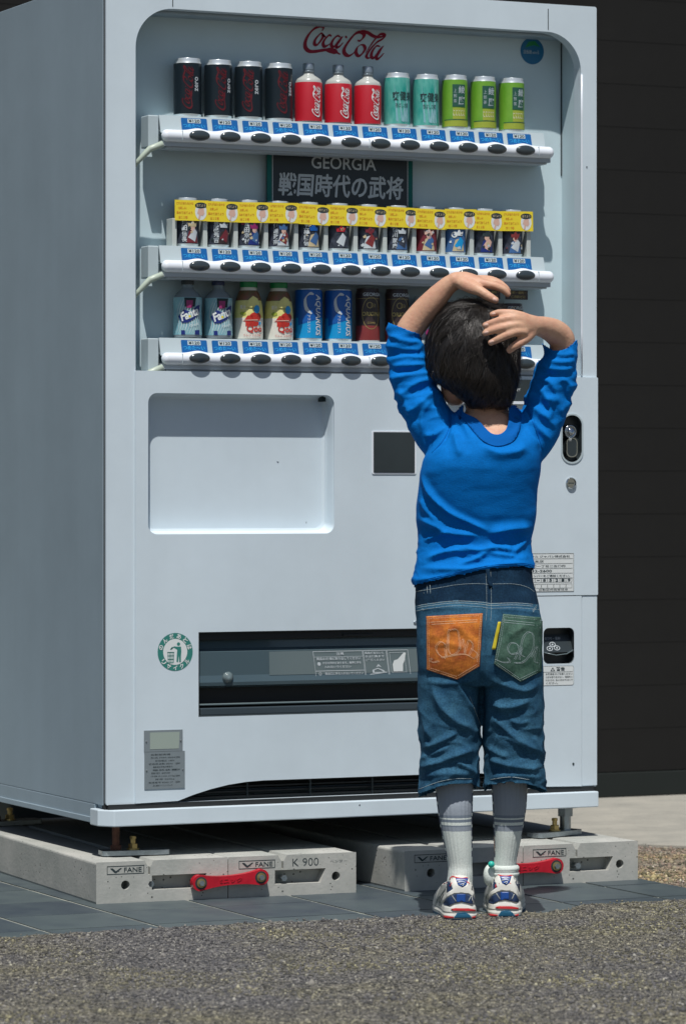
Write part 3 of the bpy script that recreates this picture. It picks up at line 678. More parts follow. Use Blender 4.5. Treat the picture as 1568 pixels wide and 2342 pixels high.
# dark money unit between head and sleeve
mu = MB().use(M['dark']); m0 = fp(1020, 866); m1 = fp(1215, 932); mu.box(m0[0], m1[0], PY - .012, PY - .0008, m1[1] + .012, m0[1])
mu.use(M['bar']).box(m0[0], m1[0] + .002, PY - .014, PY - .0008, m1[1] + .006, m1[1] + .0115)
t_ = fp(1175, 892); text(mu, M['paper'], '点灯', t_[0], t_[1], .011, .0065, PY - .0124, bold=.04)
V(mu, 'money_unit', bevel=.001)
# T-handle in its dark oval recess
hx = (hd[0] + hd[2]) / 2
hb = MB().use(M['dark']); hb.box(hd[0] - .002, hd[2] + .002, .012, .014, hd[1] - .002, hd[3] + .002)
ov = [(x, z) for x, z in rr(hd[0], hd[1], hd[2], hd[3], (hd[2] - hd[0]) / 2 - .001, 10)]
hb.rings([[(x, -.0046, z) for x, z in ov], [(x, .0122, z) for x, z in ov]], cap=False)
V(hb, 'handle_recess')
hr_ = MB().use(M['chrome'])
ov2 = rr(hd[0] - .002, hd[1] - .002, hd[2] + .002, hd[3] + .002, (hd[2] - hd[0]) / 2 + .001, 12)
hr_ = MB().use(M['grey_l']); plate(hr_, [ov2, rr(hd[0] + .0012, hd[1] + .0012, hd[2] - .0012, hd[3] - .0012, (hd[2] - hd[0]) / 2 - .002, 12)], PY - .0022, PY - .0006); V(hr_, 'handle_bezel', bevel=.0006)
hc = fp(1303, 987)
hh = MB().use(M['chrome'])
hh.lathe([(.0135, -.0118), (.0140, .0), (.0125, .003), (.0105, .0035), (.0100, .0008), (.0075, .001), (.0070, .006), (.0055, .0075), (.0, .008)], (hc[0], 0, hc[1]), 28, 'Y')
HO = V(hh, 'lock_cylinder', smooth=True)
h3 = MB().use(M['dark']); lb = rr(hx - .0105, hd[1] + .012, hx + .0105, hc[1] - .013, .009, 8)
plate(h3, [lb], -.0045, .010)
h3.use(M['chrome']); plate(h3, [rr(hx - .012, hd[1] + .0105, hx + .012, hc[1] - .012, .010, 8), rr(hx - .0103, hd[1] + .0125, hx + .0103, hc[1] - .0135, .009, 8)], -.0052, .0)
text(h3, M['paper'], '押', hx - .004, hd[1] + .045, .005, .006, -.0056)
V(h3, 'pull_handle')
kc = fp(1302, 1105)
kl = MB().use(M['chrome']); kl.lathe([(.0112, -.0), (.0115, .004), (.0100, .006), (.0090, .006), (.0085, .0035), (.0, .0035)], (kc[0], PY + .001, kc[1]), 28, 'Y')
kl.use(M['ink']).box(kc[0] - .006, kc[0] + .006, PY - .0032, PY - .0026, kc[1] - .001, kc[1] + .001)
V(kl, 'key_lock', smooth=False)
# stickers
s1 = MB(); a = fp(1120, 1266); b = fp(1309, 1353)
decal(s1, M['paper'], [[(a[0], b[1]), (b[0], b[1]), (b[0], a[1]), (a[0], a[1])]], PY - .0010)
W_ = b[0] - a[0]; H_ = a[1] - b[1]; Y_ = PY - .0014
for i, t in enumerate(['コカ・コーラ セントラル ジャパン株式会社', '三重支店', '津市高茶屋小森町一丁目二五〇四', '059-232-2600', '※ご連絡の際は、下記のナンバーをご連絡ください。']):
    zc = a[1] - H_ * (.085 + .125 * i); ww = W_ * (.9, .22, .75, .42, .9)[i]; text(s1, M['ink'], t, a[0] + W_ * (.5 if i in (0, 4) else .52), zc, ww, H_ * .062, Y_, bold=.01)
    s1.use(M['ink']).add([(a[0] + .004, Y_, zc - H_ * .055), (b[0] - .003, Y_, zc - H_ * .055), (b[0] - .003, Y_, zc - H_ * .063), (a[0] + .004, Y_, zc - H_ * .063)], [(0, 1, 2, 3)])
for rw_ in range(2):
    zc = a[1] - H_ * (.70 + .15 * rw_)
    for k in range(12):
        x = b[0] - .004 - W_ * .075 * (k + 1)
        decal(s1, M['ink'], [[(x, zc - H_ * .055), (x + W_ * .072, zc - H_ * .055), (x + W_ * .072, zc + H_ * .055), (x, zc + H_ * .055)], [(x + .0005, zc - H_ * .048), (x + W_ * .072 - .0005, zc - H_ * .048), (x + W_ * .072 - .0005, zc + H_ * .048), (x + .0005, zc + H_ * .048)]], Y_)
        if rw_ == 0: text(s1, M['ink'], '91258-4631002'[k], x + W_ * .036, zc, W_ * .035, H_ * (.07 if '91258-4631002'[k] != '-' else .015), Y_, bold=.02)
text(s1, M['ink'], '自動販売機管理者', b[0] - W_ * .25, b[1] + H_ * .06, W_ * .35, H_ * .055, Y_)
decal(s1, M['ink'], [[(a[0] + .0005, b[1] + .0005), (b[0] - .0005, b[1] + .0005), (b[0] - .0005, a[1] - .0005), (a[0] + .0005, a[1] - .0005)], [(a[0] + .0012, b[1] + .0012), (b[0] - .0012, b[1] + .0012), (b[0] - .0012, a[1] - .0012), (a[0] + .0012, a[1] - .0012)]], Y_)
V(s1, 'contact_sticker')
s2 = MB(); a = fp(1232, 1524); b = fp(1309, 1567); W_ = b[0] - a[0]; H_ = a[1] - b[1]
decal(s2, M['ink'], [rr(a[0], b[1], b[0], a[1], .004, 4)], PY - .0004); decal(s2, M['paper'], [rr(a[0] + .0007, b[1] + .0007, b[0] - .0007, a[1] - .0007, .0035, 4)], PY - .0007)
text(s2, M['ink'], '警告', a[0] + W_ * .60, a[1] - H_ * .16, W_ * .26, H_ * .20, PY - .0010, bold=.03)
decal(s2, M['ink'], [[(a[0] + W_ * .30, a[1] - H_ * .26), (a[0] + W_ * .44, a[1] - H_ * .26), (a[0] + W_ * .37, a[1] - H_ * .06)], [(a[0] + W_ * .335, a[1] - H_ * .235), (a[0] + W_ * .405, a[1] - H_ * .235), (a[0] + W_ * .37, a[1] - H_ * .12)]], PY - .0010)
s2.use(M['ink']).add([(a[0] + .003, PY - .001, a[1] - H_ * .30), (b[0] - .002, PY - .001, a[1] - H_ * .30), (b[0] - .002, PY - .001, a[1] - H_ * .315), (a[0] + .003, PY - .001, a[1] - H_ * .315)], [(0, 1, 2, 3)])
for i, t in enumerate(['お客様各位ご注意ください', '小銭を取り出さない、硬貨を入', 'れるときは、投入口をゆすらないで', 'ください。']): text(s2, M['ink'], t, a[0] + W_ * (.56 if i < 3 else .35), a[1] - H_ * (.41 + .155 * i), W_ * (.80 if i < 3 else .35), H_ * .105, PY - .0010, bold=.01)
V(s2, 'warning_sticker')
# coin return pocket
co = MB().use(M['dark']); co.box(coin[0] - .004, coin[2] + .004, .022, .026, coin[1] - .004, coin[3] + .004)
ov = rr(coin[0], coin[1], coin[2], coin[3], .011, 6)
co.rings([[(x, PY + .0003, z) for x, z in ov], [(x, .0222, z) for x, z in ov]], cap=False)
zf = coin[1] + (coin[3] - coin[1]) * .80
co.use(M['dark']).add([(coin[0] + .001, -.002, coin[1] + .022), (coin[2] - .001, -.002, coin[1] + .022), (coin[2] - .001, .014, zf), (coin[0] + .001, .014, zf)], [(0, 1, 2, 3)])
V(co, 'coin_return_pocket')
cf = MB(); W_ = coin[2] - coin[0]
def cmap(x, z):
    t = (z - (coin[1] + .022)) / (zf - (coin[1] + .022)); return (x, -.002 + .016 * t - .0008, z)
text(cf, M['silver_print'], 'おつり・返却', coin[0] + W_ * .40, coin[1] + (coin[3] - coin[1]) * .70, W_ * .5, .0055, 0, mapf=cmap)
for dx_, dz_ in ((-.008, -.004), (.008, -.003), (0, .004)):
    c0 = (coin[0] + W_ * .36 + dx_, coin[1] + (coin[3] - coin[1]) * .48 + dz_)
    vs_, fs_ = fill2d([circ(c0[0], c0[1], .0068, 24, .0046), circ(c0[0], c0[1], .0054, 24, .0034)]); cf.use(M['silver_print']).add([cmap(x, y) for x, y, z in vs_], fs_)
    vs_, fs_ = fill2d([circ(c0[0], c0[1], .002, 12, .0014)]); cf.add([cmap(x, y) for x, y, z in vs_], fs_)
V(cf, 'coin_symbol')
cl = MB().use(M['flap2']); cl.tube([(coin[0] + .002, -.0035, coin[1] + .022), (coin[0] + W_ * .4, -.006, coin[1] + .0165), (coin[0] + W_ * .75, -.006, coin[1] + .019), (coin[2] - .002, -.0035, coin[1] + .026)], .0011, 6); V(cl, 'pocket_lip', smooth=True)
# small screw on the right
for px, py, r_ in ((1308, 1747, .0022), (1341, 381, .0013), (947, 1424, .004)):
    c = fp(px, py); sw = MB().use(M['ink' if r_ < .004 else 'steel']); sw.lathe([(r_, 0), (r_, .001), (r_ * .6, .0016), (0, .0016)], (c[0], PY if py > 400 else 0, c[1]), 14, 'Y'); V(sw, 'screw', smooth=True)
# recycling sticker
g = MB(); c = fp(398.5, 1491); R_ = .0352; Y_ = PY - .0004
decal(g, M['greencircle'], [circ(c[0], c[1], R_)], Y_); decal(g, M['paper'], [circ(c[0], c[1], .0242)], Y_ - .0003)
def ringtext(s_, a0, a1, r_, hsz, flip=False):
    for i, chh_ in enumerate(s_):
        a = math.radians(a0 + (a1 - a0) * i / (len(s_) - 1)); x = c[0] + r_ * math.cos(a); z = c[1] + r_ * math.sin(a)
        text(g, M['paper'], chh_, x, z, hsz, hsz, Y_ - .0004, rot=a - PI / 2 + (PI if flip else 0), bold=.03)
ringtext('のんだあとは', 163, 17, .0296, .0088); ringtext('リサイクル', 218, 322, .0296, .0088, True)
k_ = .0242 / 30
def pic(pts): return [(c[0] + x * k_, c[1] + y * k_) for x, y in pts]
decal(g, M['greencircle'], [circ(c[0] + 8 * k_, c[1] + 18 * k_, 4 * k_, 16)], Y_ - .0006)
decal(g, M['greencircle'], [pic([(3, 12), (14, 12), (15, 2), (14, -10), (14, -24), (10, -24), (9, -8), (7, -24), (3, -23), (4, -4), (5, 5), (-4, 10), (-9, 6), (-10, 8), (-3, 13)])], Y_ - .0006)
decal(g, M['greencircle'], [pic([(-13, 6), (-8, 12), (-5, 10), (-10, 5)])], Y_ - .0006)
for i in range(5): xx = -19 + i * 3.7; decal(g, M['greencircle'], [pic([(xx, 0), (xx + 1.4, 0), (xx + 1.4 + (8 - i * 4) * .12, -24), (xx + (8 - i * 4) * .12, -24)])], Y_ - .0006)
for yy in (0, -8, -16, -24): decal(g, M['greencircle'], [pic([(-20 + abs(yy) * .06, yy), (-3 - abs(yy) * .06, yy), (-3 - abs(yy) * .06, yy - 1.6), (-20 + abs(yy) * .06, yy - 1.6)])], Y_ - .0006)
V(g, 'recycling_sticker')
# rating plates
g = MB(); a = fp(327, 1671); b = fp(415, 1719); g.use(M['plate']).box(a[0], b[0], PY - .0015, PY - .0001, b[1] + .001, a[1]); W_ = b[0] - a[0]
decal(g, M['plate2'], [[(a[0] + W_ * .15, b[1] + .006), (a[0] + W_ * .90, b[1] + .006), (a[0] + W_ * .92, a[1] - .004), (a[0] + W_ * .15, a[1] - .004)]], PY - .0019)
g.use(M['chrome']).lathe([(.002, 0), (.001, .002)], (a[0] + .004, PY - .001, (a[1] + b[1]) / 2), 8, 'Y'); g.lathe([(.002, 0), (.001, .002)], (b[0] - .004, PY - .001, (a[1] + b[1]) / 2), 8, 'Y')
V(g, 'blank_plate')
g = MB(); a = fp(328, 1720); b = fp(420, 1802); W_ = b[0] - a[0]; H_ = a[1] - b[1]; g.use(M['plate']).box(a[0], b[0], PY - .0015, PY - .0001, b[1], a[1])
g.use(M['chrome']).lathe([(.002, 0), (.001, .002)], (a[0] + .004, PY - .001, (a[1] + b[1]) / 2), 8, 'Y'); g.lathe([(.002, 0), (.001, .002)], (b[0] - .004, PY - .001, (a[1] + b[1]) / 2), 8, 'Y')
for i, t in enumerate(['自動販売機', '形式 FVM-3024', '定格電圧 100V', '定格周波数 60Hz', '電動機の定格消費電力', '電熱装置', '照明 40W', '冷媒 R134a 210g', '質量 260kg', '製造番号 8240117', '富士電機リテイルシステムズ']):
    text(g, M['ink'], t, a[0] + W_ * (.40 + .05 * (i % 3)), a[1] - H_ * (.08 + .083 * i), W_ * (.48 + .12 * (i % 2)), H_ * .045, PY - .0019)
    if i % 2: text(g, M['ink'], '120W', a[0] + W_ * .82, a[1] - H_ * (.08 + .083 * i), W_ * .12, H_ * .045, PY - .0019)
V(g, 'rating_plate')
# product chute: deep frame, smoked flap, sticker
cf = MB().use(M['dark'])
def cx4(g_, y): return [(ch[0] + g_, y, ch[1] + g_), (ch[2] - g_, y, ch[1] + g_), (ch[2] - g_, y, ch[3] - g_), (ch[0] + g_, y, ch[3] - g_)]
cf.rings([cx4(-.0005, PY + .0006), cx4(.002, PY + .0015), cx4(.004, .026)], cap=False); cf.box(ch[0] - .005, ch[2] + .005, .1, .104, ch[1] - .005, ch[3] + .005)
cf.box(ch[0] - .004, ch[0], .026, .1, ch[1], ch[3]); cf.box(ch[2], ch[2] + .004, .026, .1, ch[1], ch[3]); cf.box(ch[0], ch[2], .026, .1, ch[1] - .004, ch[1]); cf.box(ch[0], ch[2], .026, .1, ch[3], ch[3] + .004)
CO = V(cf, 'chute_frame')
hgt = ch[3] - ch[1]
def chz(f): return ch[3] - hgt * f
fb = MB().use(M['dark2']); fb.box(ch[0] + .004, ch[2] - .004, .004, .024, chz(.10), chz(.006)); V(fb, 'chute_header', bevel=.002)
ff = MB().use(M['flap'])
fprof = [(.020, .10), (.018, .20), (.011, .24), (.009, .52), (.005, .60), (.006, .64), (.016, .665)]
xa, xb = ch[0] + .006, ch[2] - .006
fr = [[(xa, y, chz(f)) for y, f in fprof], [(xb, y, chz(f)) for y, f in fprof]]
n_ = len(fprof); ff.add(fr[0] + fr[1] + [(x, y + .003, z) for x, y, z in fr[0] + fr[1]], [(i, i + 1, n_ + i + 1, n_ + i) for i in range(n_ - 1)] + [(2 * n_ + i, 3 * n_ + i, 3 * n_ + i + 1, 2 * n_ + i + 1) for i in range(n_ - 1)])
FLP = V(ff, 'chute_flap')
f2 = MB().use(M['flap2']); x1_ = fp(620, 1)[0]; f2.add([(x1_, .0098, chz(.25)), (xb, .0098, chz(.25)), (xb, .0078, chz(.53)), (x1_, .0078, chz(.53))], [(0, 1, 2, 3)]); V(f2, 'flap_window')
gm = MB().use(M['flap2']); gm.box(xa, xb, .004, .012, chz(.875), chz(.850)); gm.use(M['sill']).box(xa, xb, .001, .012, chz(.99), chz(.90)); V(gm, 'chute_sill', bevel=.002)
ft = MB().use(M['dark2']); ft.box(xa, xb, .030, .034, chz(.86), chz(.66)); V(ft, 'chute_mouth')
hn = MB().use(M['flap2']); c = fp(521, 1550, .005); hn.lathe([(.010, -.002), (.011, .002), (.006, .007), (.0, .008)], (c[0], .006, c[1]), 20, 'Y'); V(hn, 'flap_knob', smooth=True)
gr = MB().use(M['dark2']); a = fp(785, 1450); b = fp(853, 1456); gr.box(a[0], b[0], .0015, .004, b[1] + .001, a[1]); V(gr, 'header_catch', bevel=.001)
ws = MB(); a = fp(719, 1490, .009); b = fp(936, 1543, .009); W_ = b[0] - a[0]; H_ = a[1] - b[1]
def fmap(x, z):
    t = (a[1] - z) / H_; return (x - .004 + .006 * t, .0086 - .0013 * t, z)
def frm(x0, z0, x1, z1, t): return [[(x0, z0), (x1, z0), (x1, z1), (x0, z1)], [(x0 + t, z0 + t), (x1 - t, z0 + t), (x1 - t, z1 - t), (x0 + t, z1 - t)]]
def fdec(spl, mt='silver_print', off=0):
    vs_, fs_ = fill2d(spl); ws.use(M[mt]).add([Vector(fmap(x, y)) + Vector((0, off, 0)) for x, y, z in vs_], fs_)
U = lambda u, v_: (a[0] + W_ * u, b[1] + H_ * v_)
for u0, u1 in ((0, .52), (.525, .77), (.775, 1)): fdec(frm(*U(u0, 0), *U(u1, 1), .0009))
fdec(frm(*U(0, .0), *U(.52, .22), .0006)); fdec(frm(*U(0, .22), *U(.52, .78), .0006))
def ftext(t, u, v_, w_, h): x, z = U(u, v_); text(ws, M['silver_print'], t, x, z, W_ * w_, H_ * h, 0, mapf=lambda x_, z_: Vector(fmap(x_, z_)) + Vector((0, -.0003, 0)), bold=.02)
ftext('注意', .28, .89, .08, .12); ftext('商品は1個毎に取り出してください', .26, .70, .46, .11)
ftext('けがの恐れがあります。無理に手を', .29, .53, .40, .10); ftext('入れないでください', .24, .38, .28, .10); ftext('取出口に手を入れないでください', .30, .11, .40, .11)
ftext('商品が出ないと', .64, .90, .2, .10); ftext('きは係員まで', .64, .76, .2, .10); ftext('ご連絡ください', .64, .62, .2, .10)
fdec([circ(*U(.05, .50), .0035, 16)]); fdec([circ(*U(.05, .11), .003, 16), circ(*U(.05, .11), .002, 16)])
fdec([[U(.60, .10), U(.60, .22), U(.66, .30), U(.72, .20), U(.74, .10)], [U(.62, .13), U(.62, .21), U(.66, .26), U(.70, .18), U(.71, .13)]]); fdec([[U(.57, .06), U(.75, .14), U(.75, .10), U(.57, .03)]]); fdec([[U(.64, .32), U(.67, .45), U(.70, .32), U(.67, .36)]])
fdec(frm(*U(.80, .10), *U(.96, .90), .0006)); fdec([[U(.82, .14), U(.82, .42), U(.84, .58), U(.88, .62), U(.95, .88), U(.975, .88), U(.95, .56), U(.93, .42), U(.92, .14)]], 'paper', -.0003)
V(ws, 'caution_sticker')
# dark grille behind the curved cut-out
gl = MB().use(M['dark2']); g0 = fp(400, 1)[0]; g1 = mir + .01; gl.box(lx0 + .013, lx1 - .013, .060, .064, base_l - .01, hz + .03)
zz = base_l + .001
gl.use(M['dark2'])
for k in range(4): gl.box(g0, g1, .012 + .004 * k, .034, zz + .002 + .009 * k, zz + .0055 + .009 * k)
V(gl, 'intake_grille', bevel=.0006)
for k in range(4): x = g0 + .15 + k * .13; rb = MB().use(M['dark']); rb.box(x, x + .0025, .010, .014, zz, zz + .034); V(rb, 'grille_rib')
# base skirt with a cut corner
s_z0 = fp(273, 1892, -.016)[1]; s_z1 = fp(273, 1854, -.016)[1]
skt = MB().use(M['white'])
ol = [(-.012, .052), (-.012, .012), (.010, -.016), (XR - .004, -.016), (XR - .004, .052)]
skt.add([(x, y, s_z0) for x, y in ol] + [(x, y, s_z1) for x, y in ol], [(4, 3, 2, 1, 0), (5, 6, 7, 8, 9)] + [(i, (i + 1) % 5, 5 + (i + 1) % 5, 5 + i) for i in range(5)])
V(skt, 'base_skirt', bevel=.002)
bf = MB().use(M['dark2']); bf.box(.006, XR - .006, .054, .79, s_z0 + .004, .1495); V(bf, 'base_frame')
db = MB().use(M['dark2']); db.box(.004, XR - .006, -.002, .03, s_z1 - .001, zb + .001); V(db, 'plinth_gap')
dt = MB().use(M['ink'])
for px, py in ((822, 1842), (1190, 1822)): c = fp(px, py, -.016); dt.lathe([(.0018, 0), (.0012, .0008), (0, .0008)], (c[0], -.0158, c[1]), 10, 'Y')
V(dt, 'skirt_rivet', smooth=True)
# ---- feet: threaded leg, plate and bolt
BZ = .0785
def foot(px, X, Y, rz, rusty):
    leg = MB().use(M['rust' if rusty else 'steel'])
    leg.lathe([(.007, BZ + .011), (.007, s_z0 + .002)], (X, Y, 0), 14)
    if not rusty: leg.use(M['steel']).lathe([(.0165, BZ + .038), (.0165, s_z0 - .004)], (X, Y, 0), 6); leg.lathe([(.026, s_z0 - .004), (.026, s_z0 + .001)], (X, Y, 0), 20); leg.lathe([(.011, BZ + .01), (.011, BZ + .038)], (X, Y, 0), 14)
    else: leg.lathe([(.011, BZ + .011), (.011, BZ + .020)], (X, Y, 0), 6)
    lo = V(leg, 'levelling_leg', smooth=False)
    pm = MB().use(M['steel']); vs_, fs_ = fill2d([rr(-.065, -.022, .065, .022, .010, 6)], .0045)
    R = Matrix.Rotation(rz, 3, 'Z'); pts = [R @ Vector(v_) + Vector((X + .035 * math.cos(rz), Y + .035 * math.sin(rz), BZ + .0065)) for v_ in vs_]
    pm.add(pts, fs_); V(pm, 'foot_plate', bevel=.0022, seg=3)
    bo = MB().use(M['brass']); bc = R @ Vector((.033, 0, 0)) + Vector((X, Y, 0))
    bo.lathe([(.012, BZ + .0112), (.012, BZ + .0135)], (bc.x, bc.y, 0), 20); bo.lathe([(.0095, BZ + .0135), (.0095, BZ + .022)], (bc.x, bc.y, 0), 6); bo.lathe([(.0048, BZ + .022), (.0048, BZ + .036)], (bc.x, bc.y, 0), 12)
    bo.lathe([(.0068, BZ + .031), (.0068, BZ + .035)], (bc.x, bc.y, 0), 6)
    V(bo, 'anchor_bolt')
foot(265, .035, .04, math.radians(-8), True)
foot(1331, .985, .045, math.radians(202), False)
foot(0, .035, .70, math.radians(10), True); foot(0, .985, .70, math.radians(170), False)
# ================================================================== CONCRETE BLOCKS
LBW = .0
def block(X, Y, W, rz, label, logo=True, kmark=False, slot=(.42, .80), hole=.22, hole2=.0, notch=.41):
    root = empty('concrete_block', (X, Y, TZ), rz, label, 'concrete block', 'concrete blocks under the vending machine')
    H = BZ - TZ; D = .90; nx = W * notch
    s0, s1 = W * slot[0], W * slot[1]
    out = [(0, 0), (W, 0), (W, H), (nx + .009, H), (nx + .002, H - .012), (nx + .002, H - .026), (nx - .002, H - .026), (nx - .002, H - .012), (nx - .009, H), (0, H)]
    holes = [[(s0, H * .30), (s1, H * .30), (s1 + .010, H * .64), (s0, H * .64)], circ(W * hole, H * .44, .0085, 18)]
    if hole2: holes.append(circ(W * hole2, H * .44, .0085, 18))
    f = MB().use(M['block']); plate(f, [out] + holes, 0, D)
    fo = f.build('block_body', root, seg=3)
    _w = fo.data.attributes.new('bevel_weight_edge', 'FLOAT', 'EDGE')
    for e_ in fo.data.edges:
        p, q = [fo.data.vertices[i_].co for i_ in e_.vertices]
        sd = [abs(a_.x - v_) < 1e-5 and abs(b_.x - v_) < 1e-5 for v_ in (0, W) for a_, b_ in ((p, q),)] + [abs(p.z - v_) < 1e-5 and abs(q.z - v_) < 1e-5 for v_ in (0, H)]
        fy = abs(p.y) < 1e-5 and abs(q.y) < 1e-5
        if (any(sd) and fy) or sum(sd) > 1: _w.data[e_.index].value = 1
    bv_ = fo.modifiers.new('bevel', 'BEVEL'); bv_.width = .0048; bv_.segments = 3; bv_.limit_method = 'WEIGHT'; bv_.use_clamp_overlap = False
    b = MB().use(M['block']); b.box(s0 - .0, s1 + .011, .026, .05, H * .29, H * .65); b.box(W * hole - .01, W * hole + .01, .030, .04, H * .30, H * .60); b.build('slot_back', root)
    n = MB().use(M['dark2']); bx_ = nx + .004; n.use(M['steel']).lathe([(.006, 0), (.006, .02)], (bx_, .020, H * .44), 6, 'Y'); n.use(M['rust']).box(bx_ - .012, bx_ + .012, .028, .034, H * .34, H * .56)
    n.build('clamp_bolt', root)
    if logo:
        l = MB(); c0, c1 = W * .08, W * .08 + .078; z0, z1 = H * .70, H * .90
        x0 = c0 if not kmark else c0
        decal(l, M['ink'], [[(x0, z0), (x0 + .072, z0), (x0 + .072, z1), (x0, z1)], [(x0 + .0012, z0 + .0012), (x0 + .0708, z0 + .0012), (x0 + .0708, z1 - .0012), (x0 + .0012, z1 - .0012)]], -.0004)
        text(l, M['ink'], 'FANE', x0 + .050, (z0 + z1) / 2, .034, .0085, -.0005, bold=.01)
        decal(l, M['ink'], [[(x0 + .006, z1 - .004), (x0 + .011, z1 - .004), (x0 + .017, z0 + .006), (x0 + .026, z1 - .004), (x0 + .029, z1 - .004), (x0 + .018, z0 + .003), (x0 + .015, z0 + .003)]], -.0005)
        l.build('cast_logo', root)
    if kmark:
        l = MB(); text(l, M['ink'], 'K 900', W * .60, H * .81, .052, .0145, -.0005, bold=-.012); l.build('cast_lettering', root); l = MB(); text(l, M['seam'], 'ベンダー', W * .86, H * .80, .034, .006, -.0005, bold=-.012); l.build('cast_lettering', root)
    return root
bl = gp(220, 2072); br = gp(814, 2045)
br_rz = math.atan2(br[1] - bl[1], br[0] - bl[0]); WB = math.hypot(br[0] - bl[0], br[1] - bl[1]) / 2 - .0008
ux = (math.cos(br_rz), math.sin(br_rz))
block(bl[0], bl[1], WB, br_rz, 'concrete block at the outer left, its long shaded side showing', notch=.40)
block(bl[0] + ux[0] * (WB + .0016), bl[1] + ux[1] * (WB + .0016), WB, br_rz, 'concrete block marked K 900, second from the left', kmark=True, hole=.84, slot=(.36, .72), notch=.42)
cl_ = gp(925, 2043); cr_ = gp(1458, 2016)
rz2 = math.atan2(cr_[1] - cl_[1], cr_[0] - cl_[0]); WC = math.hypot(cr_[0] - cl_[0], cr_[1] - cl_[1]) / 2 - .0008
u2 = (math.cos(rz2), math.sin(rz2))
block(cl_[0], cl_[1], WC, rz2, 'concrete block partly hidden behind the child\'s legs', notch=.40)
block(cl_[0] + u2[0] * (WC + .0016), cl_[1] + u2[1] * (WC + .0016), WC, rz2, 'sunlit concrete block at the outer right, red link on its left end', hole=.84, slot=(.40, .74), notch=.46)
def link_bar(X, Y, rz, label, tilt):
    m_ = MB().use(M['redbar']); L2 = .060; pts = []
    for i in range(41):
        t = i / 40; x = -L2 + 2 * L2 * t; e = abs(t - .5) * 2; pts.append((x, .0085 + .0065 * e ** 2.2))
    endp = [(L2 + .0150 * math.sin(a), .0150 * math.cos(a)) for a in np.linspace(0.1, PI - .1, 14)]
    out = pts + endp + [(x, -z) for x, z in reversed(pts)] + [(-L2 - .0150 * math.sin(a), -.0150 * math.cos(a)) for a in np.linspace(.1, PI - .1, 14)]
    plate(m_, [out], -.016, -.001)
    root = m_.build('link_bar', None, bevel=.0035, seg=3); root.location = (X, Y, TZ + (BZ - TZ) * .47); root.rotation_euler = (0, -tilt, rz)
    root['label'] = label; root['category'] = 'connector'; root['group'] = 'red plastic connectors bolted across the blocks'
    for s_ in (-1, 1):
        b = MB().use(M['ink']); b.lathe([(.0115, 0), (.0115, .0006)], (s_ * (L2 - .001), -.0161, 0), 20, 'Y')
        b.use(M['brass']).lathe([(.0085, 0), (.0085, .002), (.006, .0025)], (s_ * (L2 - .001), -.0163, 0), 20, 'Y'); b.use(M['steel']).lathe([(.0052, 0), (.0052, .006)], (s_ * (L2 - .001), -.0163, 0), 6, 'Y')
        b.build('bolt', root)
    t_ = MB(); text(t_, M['redbar'], 'Sロック', 0, .0, .044, .0085, -.0164, bold=.02); 
    vs2, fs2 = text2d('Sロック', 0, .02, 1.0)
    o = t_.build('raised_lettering', root); sm_ = o.modifiers.new('t', 'SOLIDIFY'); sm_.thickness = .0012; sm_.offset = 0
j = WB + .0008
link_bar(bl[0] + ux[0] * j, bl[1] + ux[1] * j, br_rz, 'red plastic link bolted across the K 900 block and its neighbour', .05)
j = WC + .0008
link_bar(cl_[0] + u2[0] * (j + .004), cl_[1] + u2[1] * (j + .004), rz2, 'red plastic link behind the child\'s shoes', .02)

# ================================================================== CANS AND BOTTLES
def cyl(cxx, r, yaw=0):                      # wrap flat print (u along the surface, z up) on a can
    def f(u, z, off=.0003):
        a = u / r + yaw; return ((r + off) * math.sin(a), -(r + off) * math.cos(a), z)
    return f
def can_body(mb, m_, r, h, n=36, lid='alu', rim_m='alu', bandz=None):
    mb.use(M[rim_m]).lathe([(r * .86, 0), (r * .93, .001), (r * .995, .0055), (r * .995, .0065)], n=n)
    mb.use(m_).lathe([(r, .0065), (r, h - .011), (r * .995, h - .0095)], n=n)
    mb.use(M[rim_m]).lathe([(r * .995, h - .0094), (r * .91, h - .0035), (r * .92, h - .0005), (r * .91, h), (r * .885, h), (r * .88, h - .004), (0, h - .0042)], n=n)
def mark(mb, mt, spl, mapf, step=.0025):
    vs_, fs_ = fill2d(spl); p2, f2 = subdiv2d(vs_, fs_, step); mb.use(M[mt]).add([mapf(x, z) for x, z in p2], f2)
CY = .047
def top_thing(name, me, X, Z, Y=CY, rz=0, label='', cat='can', group=''):
    o = bpy.data.objects.new(name, me); C.objects.link(o); o.location = (X, Y, Z); o.rotation_euler = (0, 0, rz)
    o['label'] = label; o['category'] = cat; o['group'] = group; return o
SH = [ROWZ[i] + .0386 for i in range(3)]
ORD = ['first', 'second', 'third', 'fourth', 'fifth', 'sixth', 'seventh', 'eighth', 'ninth', 'tenth', 'eleventh', 'last']
view = .25                                    # print faces slightly towards the viewer's side, each can turned a little
# black cola cans
def zero_can():
    m_ = MB(); r, h = .0262, .111; can_body(m_, M['black_can'], r, h); F = cyl(0, r, -.10); F2 = lambda x, z: F(x, z, .0006)
    script(m_, M['zero_red'], -.002, h * .50, .080, .021, rot=PI / 2, wt=.50, mapf=F2)
    text(m_, M['silver_print'], 'zero', .0155, h * .56, .027, .0075, 0, rot=PI / 2, mapf=F2, step=.003, bold=.01)
    me = m_.mesh('cola_can_black'); me.polygons.foreach_set('use_smooth', [len(p.vertices) == 4 for p in me.polygons]); me.set_sharp_from_angle(angle=.6); return me
zc = zero_can()
for i in range(4):
    top_thing('drink_can', zc, COL[i], SH[0], rz=(-.20, -.02, -.28, .06)[i], label='%s black cola can on the top shelf' % ('leftmost', 'second from left', 'third from left', 'fourth and rightmost')[i], group='black cola cans on the top shelf')
